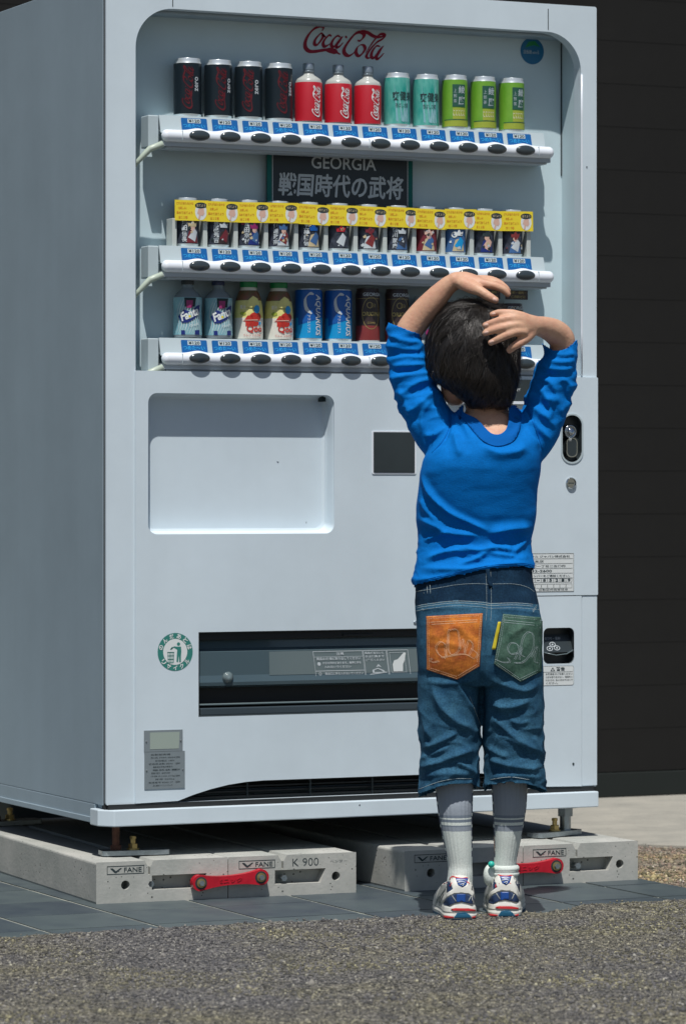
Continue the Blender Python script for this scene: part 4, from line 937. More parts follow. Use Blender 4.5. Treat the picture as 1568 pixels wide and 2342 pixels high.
# red label bottles with aluminium cap
def shaped(m_, profs, n=36):
    for mt, pr in profs: m_.use(M[mt]).lathe(pr, n=n)
def red_bottle():
    m_ = MB(); r = .0262
    shaped(m_, [('clear', [(.022, 0), (.0255, .002), (.0262, .004)]), ('red', [(.0262, .004), (.0262, .077), (.0258, .078)]),
                ('frost', [(.0256, .0775), (.0250, .0815), (.0225, .0855), (.0165, .0895), (.0115, .0925), (.0098, .0955), (.0096, .098)]), ('steel', [(.0096, .098), (.0112, .0985), (.0112, .1005), (.0100, .1012), (.0100, .1030), (.0108, .1035), (.0108, .1140), (.0098, .1155), (.0060, .1158), (0, .1158)])])
    F = cyl(0, r, .0); F2 = lambda x, z: F(x, z, .0006)
    script(m_, M['paper'], .004, .041, .058, .019, rot=PI / 2, wt=.48, mapf=F2)
    mark(m_, 'paper', [[(.0205, .004), (.0235, .004), (.0240, .022), (.0225, .018)]], F2)
    me = m_.mesh('cola_bottle'); me.polygons.foreach_set('use_smooth', [len(p.vertices) == 4 for p in me.polygons]); me.set_sharp_from_angle(angle=.6); return me
rbm = red_bottle()
for i in range(3): top_thing('drink_bottle', rbm, COL[4 + i], SH[0], rz=(.05, -.05, .02)[i], label='%s red-labelled cola bottle on the top shelf' % ('left', 'middle', 'right')[i], cat='bottle', group='cola bottles on the top shelf')
def tea_can():
    m_ = MB(); r, h = .0252, .105; can_body(m_, M['teal'], r, h, rim_m='alu'); F = cyl(0, r, -.12); F2 = lambda x, z: F(x, z, .0006)
    for k in range(9):
        a = random.uniform(-.03, .03); mark(m_, 'icegreen', [[(a, .012), (a + .004, .010), (a + random.uniform(-.01, .01), h * random.uniform(.5, .95))]], lambda x, z: F(x, z, .0004))
    text(m_, M['ink'], '爽健美', .004, h * .575, .042, .0175, 0, mapf=F2, step=.003, bold=.012)
    text(m_, M['ink'], '香ばしさ素', .002, h * .40, .026, .009, 0, mapf=F2, step=.003)
    me = m_.mesh('herbal_tea_can'); me.polygons.foreach_set('use_smooth', [len(p.vertices) == 4 for p in me.polygons]); me.set_sharp_from_angle(angle=.6); return me
tc_ = tea_can()
for i in range(2): top_thing('drink_can', tc_, COL[7 + i], SH[0], rz=(.0, -.12)[i], label='%s teal herbal tea can on the top shelf' % ('left', 'right')[i], group='teal tea cans on the top shelf')
def green_can():
    m_ = MB(); r, h = .0248, .107; can_body(m_, M['lime'], r, h); F = cyl(0, r, -.06); F2 = lambda x, z: F(x, z, .0006); F3 = lambda x, z: F(x, z, .0009)
    mark(m_, 'olive', [[(-.03, .007), (.03, .007), (.03, .020), (-.03, .018)]], F2); mark(m_, 'olive', [[(-.011, .021), (.016, .021), (.016, .043), (-.011, .043)]], F2)
    mark(m_, 'tea_dark', [[(-.012, .045), (.015, .045), (.015, .088), (-.012, .088)]], F2); mark(m_, 'tea_dark', [[(-.03, .0185), (.03, .0200), (.03, .0212), (-.03, .020)]], F3)
    text(m_, M['grey_l'], '綾', .0065, .078, .0135, .0145, 0, mapf=F3, bold=.01); text(m_, M['grey_l'], '鷹', .0065, .057, .0140, .0160, 0, mapf=F3, bold=.01)
    for k, ch_ in enumerate('上煎茶'): text(m_, M['grey_l'], ch_, -.0065, .076 - .010 * k, .006, .007, 0, mapf=F3)
    for k in range(5): text(m_, M['milk'], 'に', -.009 + .0050 * k, .033, .003, .012, 0, mapf=F3)
    me = m_.mesh('green_tea_can'); me.polygons.foreach_set('use_smooth', [len(p.vertices) == 4 for p in me.polygons]); me.set_sharp_from_angle(angle=.6); return me
gc = green_can()
for i in range(3): top_thing('drink_can', gc, COL[9 + i], SH[0], rz=(-.1, .0, .12)[i], label=('lime green tea can beside the teal cans', 'middle lime green tea can on the top shelf', 'lime green tea can at the right end of the top shelf')[i], group='green tea cans on the top shelf')
# coffee cans with painted figures, each with a yellow card taped on
NAMES = ['織田信長', '豊臣秀吉', '真田幸村', '伊達政宗', '上杉謙信', '', '', '徳川家康', '', '', '', '']
random.seed(11)
PAL = [('coffee_dark', 'cream', 'silver_print', 'coffee_red'), ('coffee_dark', 'silver_print', 'coffee_red', 'brown'), ('coffee_dark', 'mag', 'coffee_blue', 'navy_print'), ('coffee_dark', 'coffee_blue', 'maroon', 'silver_print'),
       ('coffee_dark', 'aq1', 'coffee_blue', 'cream'), ('coffee_dark', 'red', 'silver_print', 'coffee_dark'), ('coffee_dark', 'coffee_red', 'maroon', 'silver_print'), ('coffee_dark', 'silver_print', 'coffee_dark', 'coffee_blue'),
       ('coffee_red', 'skin_print', 'coffee_blue', 'cream'), ('coffee_blue', 'paper', 'aq2', 'cream'), ('coffee_dark', 'ink', 'skin_print', 'navy_print'), ('coffee_dark', 'maroon', 'silver_print', 'coffee_blue')]
DESC = ['blue and white armoured figure', 'plain dark figure', 'pink and blue figure', 'blue figure on dark green', 'bright blue helmet', 'red figure', 'crimson and black figure', 'white lettering down the middle', 'pink face under a blue helmet', 'white and blue crest', 'black-clad swordsman', 'crimson robed figure']
cdm = MB(); r = .0228                                          # the taped card
decal(cdm, M['yellow'], [[(-.034, 0), (.034, 0), (.034, .0385), (-.034, .0385)]], 0); 
for k, (t, wd) in enumerate((('どれが当たるかな', .034), ('お楽しみ！', .016), ('集めて当てよう', .032), ('全１２種', .018))): text(cdm, M['orange_ink'], t, -.0305 + wd / 2 + (.004 if k % 2 else 0), .0325 - .0088 * k, wd, .0052, -.0003, bold=.01)
decal(cdm, M['paper'], [circ(.0185, .017, .0118, 20, .0155)], -.0003); decal(cdm, M['ink'], [circ(.0185, .0290, .0120, 20, .0056)], -.0006)
text(cdm, M['cream'], '当てよう', .0185, .0290, .018, .0050, -.0009, bold=.02)
decal(cdm, M['skin_print'], [[(.013, .022), (.024, .024), (.0255, .014), (.022, .009), (.0185, .011), (.016, .003), (.0130, .004), (.0145, .012), (.011, .014)]], -.0006)
cdm_me = cdm.mesh('promo_card')
for i in range(12):
    m_ = MB(); h = .0925; can_body(m_, M[PAL[i][0]], r, h); F = cyl(0, r, -.15); f1 = lambda x, z: F(x, z, .0004); f2_ = lambda x, z: F(x, z, .0007); f3 = lambda x, z: F(x, z, .0010)
    fx = .006 if NAMES[i] else 0
    mark(m_, PAL[i][3], [[(fx - .012, .008), (fx + .014, .008), (fx + .010, .026), (fx + .003, .033), (fx - .006, .030)]], f1)
    mark(m_, PAL[i][2], [[(fx - .008, .018), (fx + .006, .010), (fx + .012, .028), (fx + .004, .036)]], f2_)
    if i in (0, 2, 3, 8, 10, 11): mark(m_, 'skin_print', [circ(fx + .001, .036, .0050, 12, .0062)], f2_)
    mark(m_, PAL[i][1], [[(fx - .007, .038), (fx - .009, .046), (fx - .003, .044), (fx + .001, .051), (fx + .005, .044), (fx + .011, .047), (fx + .008, .038)]], f3)
    for k in range(7):
        a, z_, s_ = random.uniform(-.018, .018), random.uniform(.010, .050), random.uniform(.0015, .004)
        mark(m_, random.choice(['silver_print', 'cream', PAL[i][1], 'ink']), [[(a, z_), (a + s_ * 1.5, z_ + s_ * .4), (a + s_, z_ + s_ * 2), (a - s_ * .5, z_ + s_)]], f3)
    if i in (9, ): mark(m_, 'paper', [circ(-.008, .040, .006, 14), circ(-.008, .040, .0035, 14)], f3)
    for k, ch_ in enumerate(NAMES[i]): text(m_, M['silver_print'], ch_, -.0085, .046 - .0105 * k, .0095, .0098, 0, mapf=f3, bold=.02)
    me = m_.mesh('coffee_can'); me.polygons.foreach_set('use_smooth', [len(p.vertices) == 4 for p in me.polygons]); me.set_sharp_from_angle(angle=.6)
    pos = 'leftmost' if i == 0 else ('rightmost' if i == 11 else ORD[i] + ' from left')
    c_ = top_thing('coffee_can', me, COL[i] - .002, SH[1], rz=random.uniform(-.1, .1), label='%s coffee can in the middle row, %s' % (pos, DESC[i]), group='coffee cans with yellow cards in the middle row')
    cdo = bpy.data.objects.new('promo_card', cdm_me); C.objects.link(cdo); cdo.parent = c_; cdo.matrix_parent_inverse = Matrix.Identity(4)
    cdo.location = (.001 + random.uniform(-.002, .002), -r - .0012 - .0007 * (i % 2), .0495 + random.uniform(-.001, .0015)); cdo.rotation_euler = (0, random.uniform(-.02, .03), -c_.rotation_euler.z + random.uniform(-.03, .03))
# bottom row
def soda_bottle(cap):
    m_ = MB(); shaped(m_, [('clear2', [(.020, 0), (.0265, .003), (.0272, .008)]), ('icegreen', [(.0272, .008), (.0272, .034), (.0262, .052), (.0272, .070), (.0268, .078)]), ('clear2', [(.0264, .078), (.020, .087), (.012, .094), (.0102, .099), (.0102, .103)]),
        (cap, [(.0118, .1025), (.0120, .104), (.0120, .1155), (.011, .117), (0, .117)])])
    F = cyl(0, .0272, -.15); f2_ = lambda x, z: F(x, z, .0006); f3 = lambda x, z: F(x, z, .0011)
    for k in range(10):
        a = -.026 + .005 * k; vs_, fs_ = brush([(a, .010), (a + .006, .028), (a + .001, .048), (a + .010, .074)], .0014, wmin=.8, k=4); m_.use(M['paper' if k % 2 else 'silver_print']).add([F(x, z, .0004) for x, z in vs_], fs_)
    mark(m_, 'ink', [[(-.009, .060), (.010, .060), (.013, .077), (-.010, .077)]], f2_); mark(m_, 'mag', [[(-.006, .058), (.005, .058), (.006, .072), (-.006, .072)]], f3)
    mark(m_, 'navy_print', [[(-.022, .042), (-.010, .055), (.002, .050), (.014, .062), (.022, .064), (.020, .048), (.006, .036), (-.004, .030), (-.014, .030)]], f3)
    mark(m_, 'icegreen', [circ(.000, .043, .0052, 14)], lambda x, z: F(x, z, .0014))
    mark(m_, 'navy_print', [[(-.016, .008), (-.008, .008), (-.009, .016), (-.016, .016)], [(.010, .008), (.022, .008), (.021, .017), (.010, .016)]], f2_)
    text(m_, M['paper'], 'Fanta', .000, .047, .037, .0165, 0, rot=.40, shear=.2, mapf=lambda x, z: F(x, z, .0017), bold=.035)
    text(m_, M['paper'], 'Grape', .009, .026, .018, .006, 0, rot=.3, mapf=lambda x, z: F(x, z, .0014))
    mark(m_, 'yellow', [circ(.000, .042, .0022, 12)], lambda x, z: F(x, z, .0020))
    me = m_.mesh('grape_soda_bottle'); me.polygons.foreach_set('use_smooth', [len(p.vertices) == 4 for p in me.polygons]); me.set_sharp_from_angle(angle=.6); return me
top_thing('drink_bottle', soda_bottle('dark'), COL[0], SH[2], rz=-.1, label='grape soda bottle with near-black cap at the left end of the bottom shelf', cat='bottle', group='grape soda bottles')
top_thing('drink_bottle', soda_bottle('capnavy'), COL[1], SH[2], rz=.03, label='grape soda bottle with navy cap, second on the bottom shelf', cat='bottle', group='grape soda bottles')
def juice_bottle():
    m_ = MB(); shaped(m_, [('milk', [(.022, 0), (.0275, .003), (.0278, .010), (.0278, .042)]), ('juice_y', [(.0278, .042), (.0274, .052), (.0262, .066), (.0245, .075)]), ('juice_t', [(.0245, .075), (.0228, .082), (.0195, .090), (.017, .094)]), ('milk', [(.0165, .094), (.0150, .099), (.0150, .1)]),
        ('leaf', [(.0165, .1), (.0168, .102), (.0168, .1145), (.0155, .116), (0, .116)])])
    F = cyl(0, .0278, -.15); f2_ = lambda x, z: F(x, z, .0006); f3 = lambda x, z: F(x, z, .0010)
    mark(m_, 'juice_y', [[(-.012, .062), (.016, .060), (.012, .078), (.002, .083), (-.006, .076)]], f2_)
    mark(m_, 'juice_r', [circ(.008, .044, .0125, 18, .0085)], f2_); mark(m_, 'juice_r', [[(-.016, .035), (-.008, .046), (.004, .047), (.004, .034)]], f2_); mark(m_, 'juice_r', [[(-.012, .026), (.010, .026), (.018, .034), (-.012, .036)]], f2_)
    mark(m_, 'skin_print', [[(-.018, .0365), (.012, .0370), (.012, .0388), (-.018, .0375)]], f3)
    mark(m_, 'olive', [circ(-.017, .050, .006, 12, .0035)], f2_)
    mark(m_, 'aq2', [circ(.010, .058, .0062, 14, .0078)], f3)                       # plain blue dot in place of the printed figure
    mark(m_, 'aq2', [[(.014, .028), (.020, .030), (.019, .035), (.014, .034)]], f3)
    text(m_, M['milk'], '果汁', -.017, .062, .012, .008, 0, mapf=f2_, bold=.02)
    text(m_, M['juice_r'], 'Qoo', .006, .0205, .032, .0150, 0, mapf=f3, bold=.030, step=.004); text(m_, M['juice_r'], 'りんご ミルク味', .002, .009, .034, .0045, 0, mapf=f3)
    me = m_.mesh('juice_bottle'); me.polygons.foreach_set('use_smooth', [len(p.vertices) == 4 for p in me.polygons]); me.set_sharp_from_angle(angle=.6); return me
jb = juice_bottle()
for i in range(2): top_thing('drink_bottle', jb, COL[2 + i], SH[2], rz=(-.03, .05)[i], label='%s apple juice bottle with green cap on the bottom shelf' % ('left', 'right')[i], cat='bottle', group='apple juice bottles')
def sport_can():
    m_ = MB(); r, h = .0262, .100; m_.use(M['aq1']).lathe([(r * .995, .045), (r, .046), (r, h - .005), (r * .96, h - .002)]); m_.use(M['aq2']).lathe([(r, .006), (r, .045)]); m_.use(M['alu']).lathe([(r * .9, 0), (r * .98, .003), (r, .0058)]); m_.lathe([(r * .95, h - .0019), (r * .93, h), (0, h - .003)])
    F = cyl(0, r, -.12); f2_ = lambda x, z: F(x, z, .0006)
    mark(m_, 'aq1', [[(-.03, .030), (.02, .045), (.02, .050), (-.03, .050)]], lambda x, z: F(x, z, .0003))
    text(m_, M['paper'], 'AQUARIUS', .0115, h * .50, .078, .0145, 0, rot=-PI / 2, shear=.2, mapf=f2_, bold=.012, step=.004)
    text(m_, M['paper'], 'アクエリアス', -.007, h * .33, .034, .0055, 0, rot=-PI / 2, mapf=f2_, step=.004)
    vs_, fs_ = brush([(-.002, .052), (-.012, .062), (-.014, .080), (-.006, .090), (.002, .089)], .0075, wmin=.2, k=6); m_.use(M['silver_print']).add([F(x, z, .0006) for x, z in vs_], fs_)
    vs_, fs_ = brush([(.006, .012), (.014, .016), (.019, .030)], .004, wmin=.3, k=6); m_.add([F(x, z, .0006) for x, z in vs_], fs_)
    me = m_.mesh('sports_drink_can'); me.polygons.foreach_set('use_smooth', [len(p.vertices) == 4 for p in me.polygons]); me.set_sharp_from_angle(angle=.6); return me
spc = sport_can()
for i in range(2): top_thing('drink_can', spc, COL[4 + i], SH[2], rz=(.0, .03)[i], label='%s blue sports drink can on the bottom shelf' % ('left', 'right')[i], group='blue sports drink cans')
def orig_can(h=.104, plain=False):
    m_ = MB(); r = .0232; can_body(m_, M['brown'], r, h, rim_m='brown'); m_.use(M['maroon']).lathe([(r + .0002, .004), (r + .0003, .005), (r + .0003, h * .30), (r + .0002, h * .31)]); m_.use(M['alu']).lathe([(r * .9, -.0), (r * 1.01, .0005), (r * 1.01, .004)])
    F = cyl(0, r, -.08); f2_ = lambda x, z: F(x, z, .0007); rx_ = .0182
    mark(m_, 'gold', [circ(0, h * .54, rx_, 32, .031), circ(0, h * .54, rx_ - .0010, 32, .030)], f2_)
    text(m_, M['silver_print'], 'GEORGIA', .004, h * .885, .040, .0065, 0, mapf=f2_, bold=.015); text(m_, M['gold'], 'ORIGINAL', .004, h * .525, .044, .0080, 0, mapf=f2_, bold=.03)
    mark(m_, 'gold', [circ(-.003, h * .685, .0060, 16), circ(-.003, h * .685, .0048, 16)], f2_)
    text(m_, M['gold'], '∃∃', .003, h * .68, .010, .006, 0, mapf=f2_); text(m_, M['gold'], 'COFFEE', 0, h * .36, .016, .0036, 0, mapf=f2_)
    mark(m_, 'gold', [[(-.03, h * .805), (.03, h * .805), (.03, h * .812), (-.03, h * .812)]], f2_)
    me = m_.mesh('original_coffee_can'); me.polygons.foreach_set('use_smooth', [len(p.vertices) == 4 for p in me.polygons]); me.set_sharp_from_angle(angle=.6); return me
oc = orig_can(); os_ = orig_can(.082)
for i in range(2): top_thing('coffee_can', oc, COL[6 + i], SH[2], rz=(-.05, .0)[i], label=('tall brown coffee can with gold oval beside the blue cans', 'tall brown coffee can with gold oval nearest the child\'s raised elbow')[i], group='tall brown coffee cans')
def pattern_can():
    m_ = MB(); r, h = .0232, .092; can_body(m_, M['coffee_dark'], r, h, rim_m='alu'); F = cyl(0, r, .05); f2_ = lambda x, z: F(x, z, .0007)
    text(m_, M['cream'], 'アイスコーヒー', .010, h * .42, .060, .010, 0, rot=1.35, mapf=f2_, step=.004, bold=.02); mark(m_, 'mag', [circ(-.004, .020, .008, 14)], f2_)
    me = m_.mesh('patterned_can'); me.polygons.foreach_set('use_smooth', [len(p.vertices) == 4 for p in me.polygons]); me.set_sharp_from_angle(angle=.6); return me
top_thing('coffee_can', pattern_can(), COL[8], SH[2], label='dark patterned can just left of the child\'s hair', group='cans hidden behind the child')
lb3 = ['short brown coffee can peeking above the child\'s hair on the left', 'short brown coffee can behind the child\'s crown', 'short brown coffee can above the child\'s right wrist']
for i in range(3):
    c_ = top_thing('coffee_can', os_, COL[9 + i], SH[2] + .0, rz=(.0, .1, -.05)[i], label=lb3[i], group='cans hidden behind the child')
    if i:
        m_ = MB().use(M['brown']); m_.box(-.024, .024, -.0235, -.0225, .089, .107); text(m_, M['gold'], '糖類・香料・', .002, .1025, .036, .0055, -.0237, bold=.02); text(m_, M['gold'], '保存料ゼロ', .003, .0945, .030, .0058, -.0237, bold=.02)
        o = m_.build('flavour_card', c_)

# ================================================================== CHILD
DZ = 6.40; S_ = FL / DZ; BX_ = 1097.0; BY_ = HZ + CAMZ * S_
bp0 = CAM + FWD * DZ + RGT * ((BX_ - CX) / S_)
kid = empty('person', (bp0.x, bp0.y, .001), -TH, 'child seen from behind in blue shirt and denim shorts, hands raised over head', 'person')
OX = (BX_ - CX) / S_
def L(px, py, y=0.0): return Vector(((px - CX) * (DZ + y) / FL - OX, y, CAMZ - (py - HZ) * (DZ + y) / FL))
class Solid:
    def __init__(s): s.mb = MB().use(M['skin'])
    def limb(s, pts, n=20, k=6, cap=True, asp=None):        # pts: (px, py, y, half width px, depth half px)
        P = catmull([(p[0], p[1], p[2], p[3], p[4] if len(p) > 4 else p[3]) for p in pts], k); Q = [L(a[0], a[1], a[2]) for a in P]; rs = []
        m_ = len(Q)
        T0 = (Q[0] - Q[1]).normalized(); T1 = (Q[-1] - Q[-2]).normalized()
        fr = []
        for i in range(m_):
            t = (Q[min(i + 1, m_ - 1)] - Q[max(i - 1, 0)]).normalized()
            v_ = Vector((0, 1, 0)); v_ = (v_ - t * v_.dot(t))
            if v_.length < .2: v_ = Vector((0, 0, 1)) - t * t.z
            v_.normalize(); u_ = t.cross(v_).normalized(); fr.append((Q[i], u_, v_, P[i][3] / S_, P[i][4] / S_))
        seq = []
        if cap:
            for a in (.97, .85, .6, .3): q, u_, v_, r1, r2 = fr[0]; k_ = math.sqrt(1 - a * a); seq.append((q + T0 * r2 * a * .9, u_, v_, r1 * k_, r2 * k_))
        seq += fr
        if cap:
            for a in (.3, .6, .85, .97): q, u_, v_, r1, r2 = fr[-1]; k_ = math.sqrt(1 - a * a); seq.append((q + T1 * r2 * a * .9, u_, v_, r1 * k_, r2 * k_))
        for q, u_, v_, r1, r2 in seq: rs.append([q + u_ * r1 * math.cos(2 * PI * j / n) + v_ * r2 * math.sin(2 * PI * j / n) for j in range(n)])
        s.mb.rings(rs); return s
    def stack(s, secs, n=40, k=5, p=2.3):                    # secs: (py, xl, xr, y centre, half depth px)
        P = catmull(secs, k); rs = []
        for py, xl, xr, yc, hd in P:
            cx, hw = (xl + xr) / 2, (xr - xl) / 2; ring = []
            for j in range(n):
                a = 2 * PI * j / n; ca, sa = math.cos(a), math.sin(a)
                ring.append(L(cx + hw * math.copysign(abs(ca) ** (2 / p), ca), py, yc + hd / S_ * math.copysign(abs(sa) ** (2 / p), sa)))
            rs.append(ring)
        s.mb.rings(rs); return s
    def ball(s, c, r):
        c = Vector(c); rs = []
        for i in range(1, 12):
            t = PI * i / 12; rs.append([c + Vector((r[0] * math.sin(t) * math.cos(2 * PI * j / 20), r[1] * math.sin(t) * math.sin(2 * PI * j / 20), -r[2] * math.cos(t))) for j in range(20)])
        s.mb.rings(rs); return s
    def remesh(s, vox, smooth=4, it=.5):
        me = s.mb.mesh('tmp'); bm = bmesh.new(); bm.from_mesh(me); bmesh.ops.recalc_face_normals(bm, faces=bm.faces); bm.to_mesh(me); bm.free()
        o = bpy.data.objects.new('tmp', me); C.objects.link(o)
        r = o.modifiers.new('r', 'REMESH'); r.mode = 'VOXEL'; r.voxel_size = vox; r.adaptivity = 0
        if smooth: q = o.modifiers.new('s', 'SMOOTH'); q.factor = it; q.iterations = smooth
        out = eval_mesh(o); bpy.data.objects.remove(o); bpy.data.meshes.remove(me); out.materials.clear(); return out
def coords(me):
    a = np.empty(len(me.vertices) * 3); me.vertices.foreach_get('co', a); return a.reshape(-1, 3)
def normals(me):
    a = np.empty(len(me.vertices) * 3); me.vertices.foreach_get('normal', a); return a.reshape(-1, 3)
def setco(me, a): me.vertices.foreach_set('co', a.ravel()); me.update()
def pxy(co): return CX + (co[:, 0] + OX) * FL / (DZ + co[:, 1]), HZ + (CAMZ - co[:, 2]) * FL / (DZ + co[:, 1])
def fold_field(co, no, folds, front=True):
    px, py = pxy(co); out = np.zeros(len(co)); back = np.clip(-no[:, 1] * 1.6 + .15, 0, 1)
    for pts, h, w_ in folds:
        P = catmull(pts, 6); P = np.array(P); best = np.full(len(co), 1e9); bt_ = np.zeros(len(co))
        for i in range(len(P) - 1):
            a, b = P[i], P[i + 1]; d_ = b - a; l2 = (d_ ** 2).sum() + 1e-9
            t = np.clip(((px - a[0]) * d_[0] + (py - a[1]) * d_[1]) / l2, 0, 1); dd = np.hypot(px - a[0] - t * d_[0], py - a[1] - t * d_[1])
            m_ = dd < best; best[m_] = dd[m_]; bt_[m_] = (i + t[m_]) / (len(P) - 1)
        taper = np.clip(np.sin(np.clip(bt_, 0.02, .98) * PI) * 1.8, 0, 1)
        out += h * taper * (.62 * np.exp(-(best / w_) ** 2) + .45 * np.exp(-(best / (w_ * .5)) ** 1.3) - .40 * np.exp(-(best / (w_ * 2.2)) ** 2)) * back
    return out
from mathutils import noise as mn
def nfield(co, sc, seed=0, st=(1, 1, 1)):
    return np.array([mn.noise(Vector((c[0] * sc * st[0] + seed, c[1] * sc * st[1], c[2] * sc * st[2]))) for c in co])
def bvh_of(me):
    bm = bmesh.new(); bm.from_mesh(me); t = BVHTree.FromBMesh(bm); bm.free(); return t
def proj(bvh, px, py, off, y0=-1.0):
    p = L(px, py, y0); dr = (L(px, py, 1) - p).normalized(); hit = bvh.ray_cast(p, dr)
    if hit[0] is None:
        q = bvh.find_nearest(L(px, py, -.06)); return q[0] + q[1] * off
    return hit[0] - dr * off
def patch(name, mt, spl, bvh, off, parent, thick=.001, step=6, bulge=0, **k):
    vs_, fs_ = fill2d(spl); p2, f2 = subdiv2d(vs_, fs_, step)
    cx = sum(p[0] for p in spl[0]) / len(spl[0]); cy = sum(p[1] for p in spl[0]) / len(spl[0])
    m_ = MB().use(mt).add([proj(bvh, x, y, off) for x, y in p2], f2); o = m_.build(name, parent, smooth=True, **k)
    if thick: s_ = o.modifiers.new('s', 'SOLIDIFY'); s_.thickness = thick; s_.offset = 0
    return o
def stitch_path(mb, pts, bvh, off, r, k=5, dash=0):
    P = catmull(pts, k); 
    if dash:
        acc = []; D = [0]
        for a, b in zip(P, P[1:]): D.append(D[-1] + float(np.hypot(*(b - a))))
        n = int(D[-1] / dash)
        for i in range(n):
            seg = []
            for t in (i * dash, i * dash + dash * .32, i * dash + dash * .64):
                j_ = min(len(P) - 2, max(0, int(np.searchsorted(D, t)) - 1)); f_ = (t - D[j_]) / max(1e-6, D[j_ + 1] - D[j_]); q = P[j_] + (P[j_ + 1] - P[j_]) * f_; seg.append(proj(bvh, q[0], q[1], off))
            mb.tube(seg, r, 4)
    else: mb.tube([proj(bvh, p[0], p[1], off) for p in P], r, 5)

# ---- body: one continuous figure
B = Solid()
HY = .012                                   # head centre depth
B.stack([(1345, 972, 1198, .0, 78), (1250, 985, 1190, .012, 70), (1150, 985, 1195, .006, 76), (1080, 988, 1205, -.006, 82), (1010, 1000, 1212, -.006, 78), (970, 1030, 1195, .0, 60), (945, 1062, 1168, 0, 46)])
B.limb([(1116, 1010, .0, 58, 50), (1113, 960, .002, 51, 50), (1112, 915, .006, 48, 50), (1105, 870, .012, 48, 56)])                  # neck
B.limb([(1030, 1015, 0, 42), (985, 970, .004, 38), (945, 890, .012, 31), (930, 800, .020, 29), (932, 765, .022, 31), (955, 730, .018, 31, 29), (990, 690, .008, 28, 25), (1022, 656, .0, 22, 21), (1045, 641, -.004, 19, 22)])
B.limb([(1200, 1015, 0, 42), (1240, 975, .0, 36), (1262, 900, .0, 29), (1280, 820, -.002, 28), (1285, 782, -.006, 30), (1270, 762, -.022, 30, 28), (1245, 750, -.052, 25, 22), (1222, 745, -.080, 21, 18)])
# left hand, palm down over the crown, thumb towards the viewer
B.limb([(1040, 643, -.004, 20, 22), (1062, 642, -.004, 20, 30), (1085, 645, -.004, 16, 35), (1102, 648, -.004, 12, 33)])
B.limb([(1055, 648, -.020, 15), (1078, 658, -.034, 15, 12), (1098, 667, -.044, 12), (1117, 679, -.050, 10.5), (1133, 688, -.052, 8.5)], k=5)
B.limb([(1088, 647, -.024, 13, 11), (1112, 651, -.028, 10.5), (1132, 655, -.030, 9.5), (1150, 663, -.030, 9), (1161, 674, -.028, 7.5)], k=5)
B.limb([(1088, 643, -.004, 12, 11), (1115, 644, -.008, 10.5), (1136, 649, -.010, 9.5), (1152, 657, -.010, 8.5), (1161, 667, -.009, 7.5)], k=5)
B.limb([(1086, 641, .014, 11), (1112, 640, .014, 10), (1132, 644, .014, 9), (1148, 652, .014, 8)], k=5)
B.limb([(1080, 641, .030, 10), (1102, 641, .033, 9), (1120, 646, .034, 8), (1132, 653, .034, 7)], k=5)
# right hand spread on the back of the head
B.limb([(1228, 745, -.076, 21, 17), (1212, 744, -.090, 24, 14), (1195, 743, -.100, 29, 12), (1180, 741, -.103, 30, 10)])
B.limb([(1196, 724, -.100, 9, 9), (1176, 718, -.103, 9), (1155, 715.5, -.102, 8), (1138, 716, -.099, 7.5), (1124, 720, -.096, 6.5)], k=5)
B.limb([(1196, 734, -.102, 10, 9), (1178, 729, -.106, 10), (1152, 731, -.109, 9), (1128, 738, -.105, 8.3), (1108, 745, -.100, 7)], k=5)
B.limb([(1196, 747, -.103, 10, 9), (1180, 744, -.108, 10.3), (1154, 749, -.112, 9.3), (1128, 756, -.108, 8.6), (1108, 763, -.102, 7.2)], k=5)
B.limb([(1200, 760, -.102, 10, 9), (1184, 759, -.108, 10.3), (1162, 766, -.112, 9.4), (1140, 776, -.108, 8.8), (1121, 785, -.102, 7.4)], k=5)
B.limb([(1215, 758, -.086, 15, 12), (1203, 774, -.094, 12), (1188, 785, -.101, 10.4), (1175, 793, -.102, 9.4), (1164, 802, -.098, 8.2)], k=5)
# pelvis and legs down to the ankle, feet inside the shoes
B.stack([(1340, 972, 1198, 0, 76), (1420, 968, 1225, -.004, 84), (1500, 968, 1230, -.004, 84), (1530, 985, 1215, 0, 70)])
for s_, kn, an, ft in ((-1, (1037, 1700), (1052, 1985), (1040, 2070)), (1, (1166, 1700), (1153, 1975), (1152, 2064))):
    yo = -.008 if s_ < 0 else .032
    B.limb([(1040 if s_ < 0 else 1160, 1480, 0, 58, 62), ((1038 if s_ < 0 else 1164), 1580, .003, 52, 56), (kn[0], kn[1], .006 + yo * .5, 38, 41), ((1042 if s_ < 0 else 1164), 1790, .002 + yo * .6, 35, 38), ((1041 if s_ < 0 else 1164), 1850, -.001 + yo * .8, 32, 36), ((1047 if s_ < 0 else 1157), 1920, .000 + yo, 29, 32), (an[0], an[1], .0 + yo, 22, 26), (an[0], ft[1] - 40, .0 + yo, 22, 26)])
    sx = -.25 if s_ < 0 else .05; B.limb([(an[0], ft[1] - 16, .0 + yo, 20, 18), (an[0] + sx * 60, ft[1] - 6, .045 + yo, 22, 16), (an[0] + sx * 120, ft[1] - 6, .085 + yo, 22, 12)])
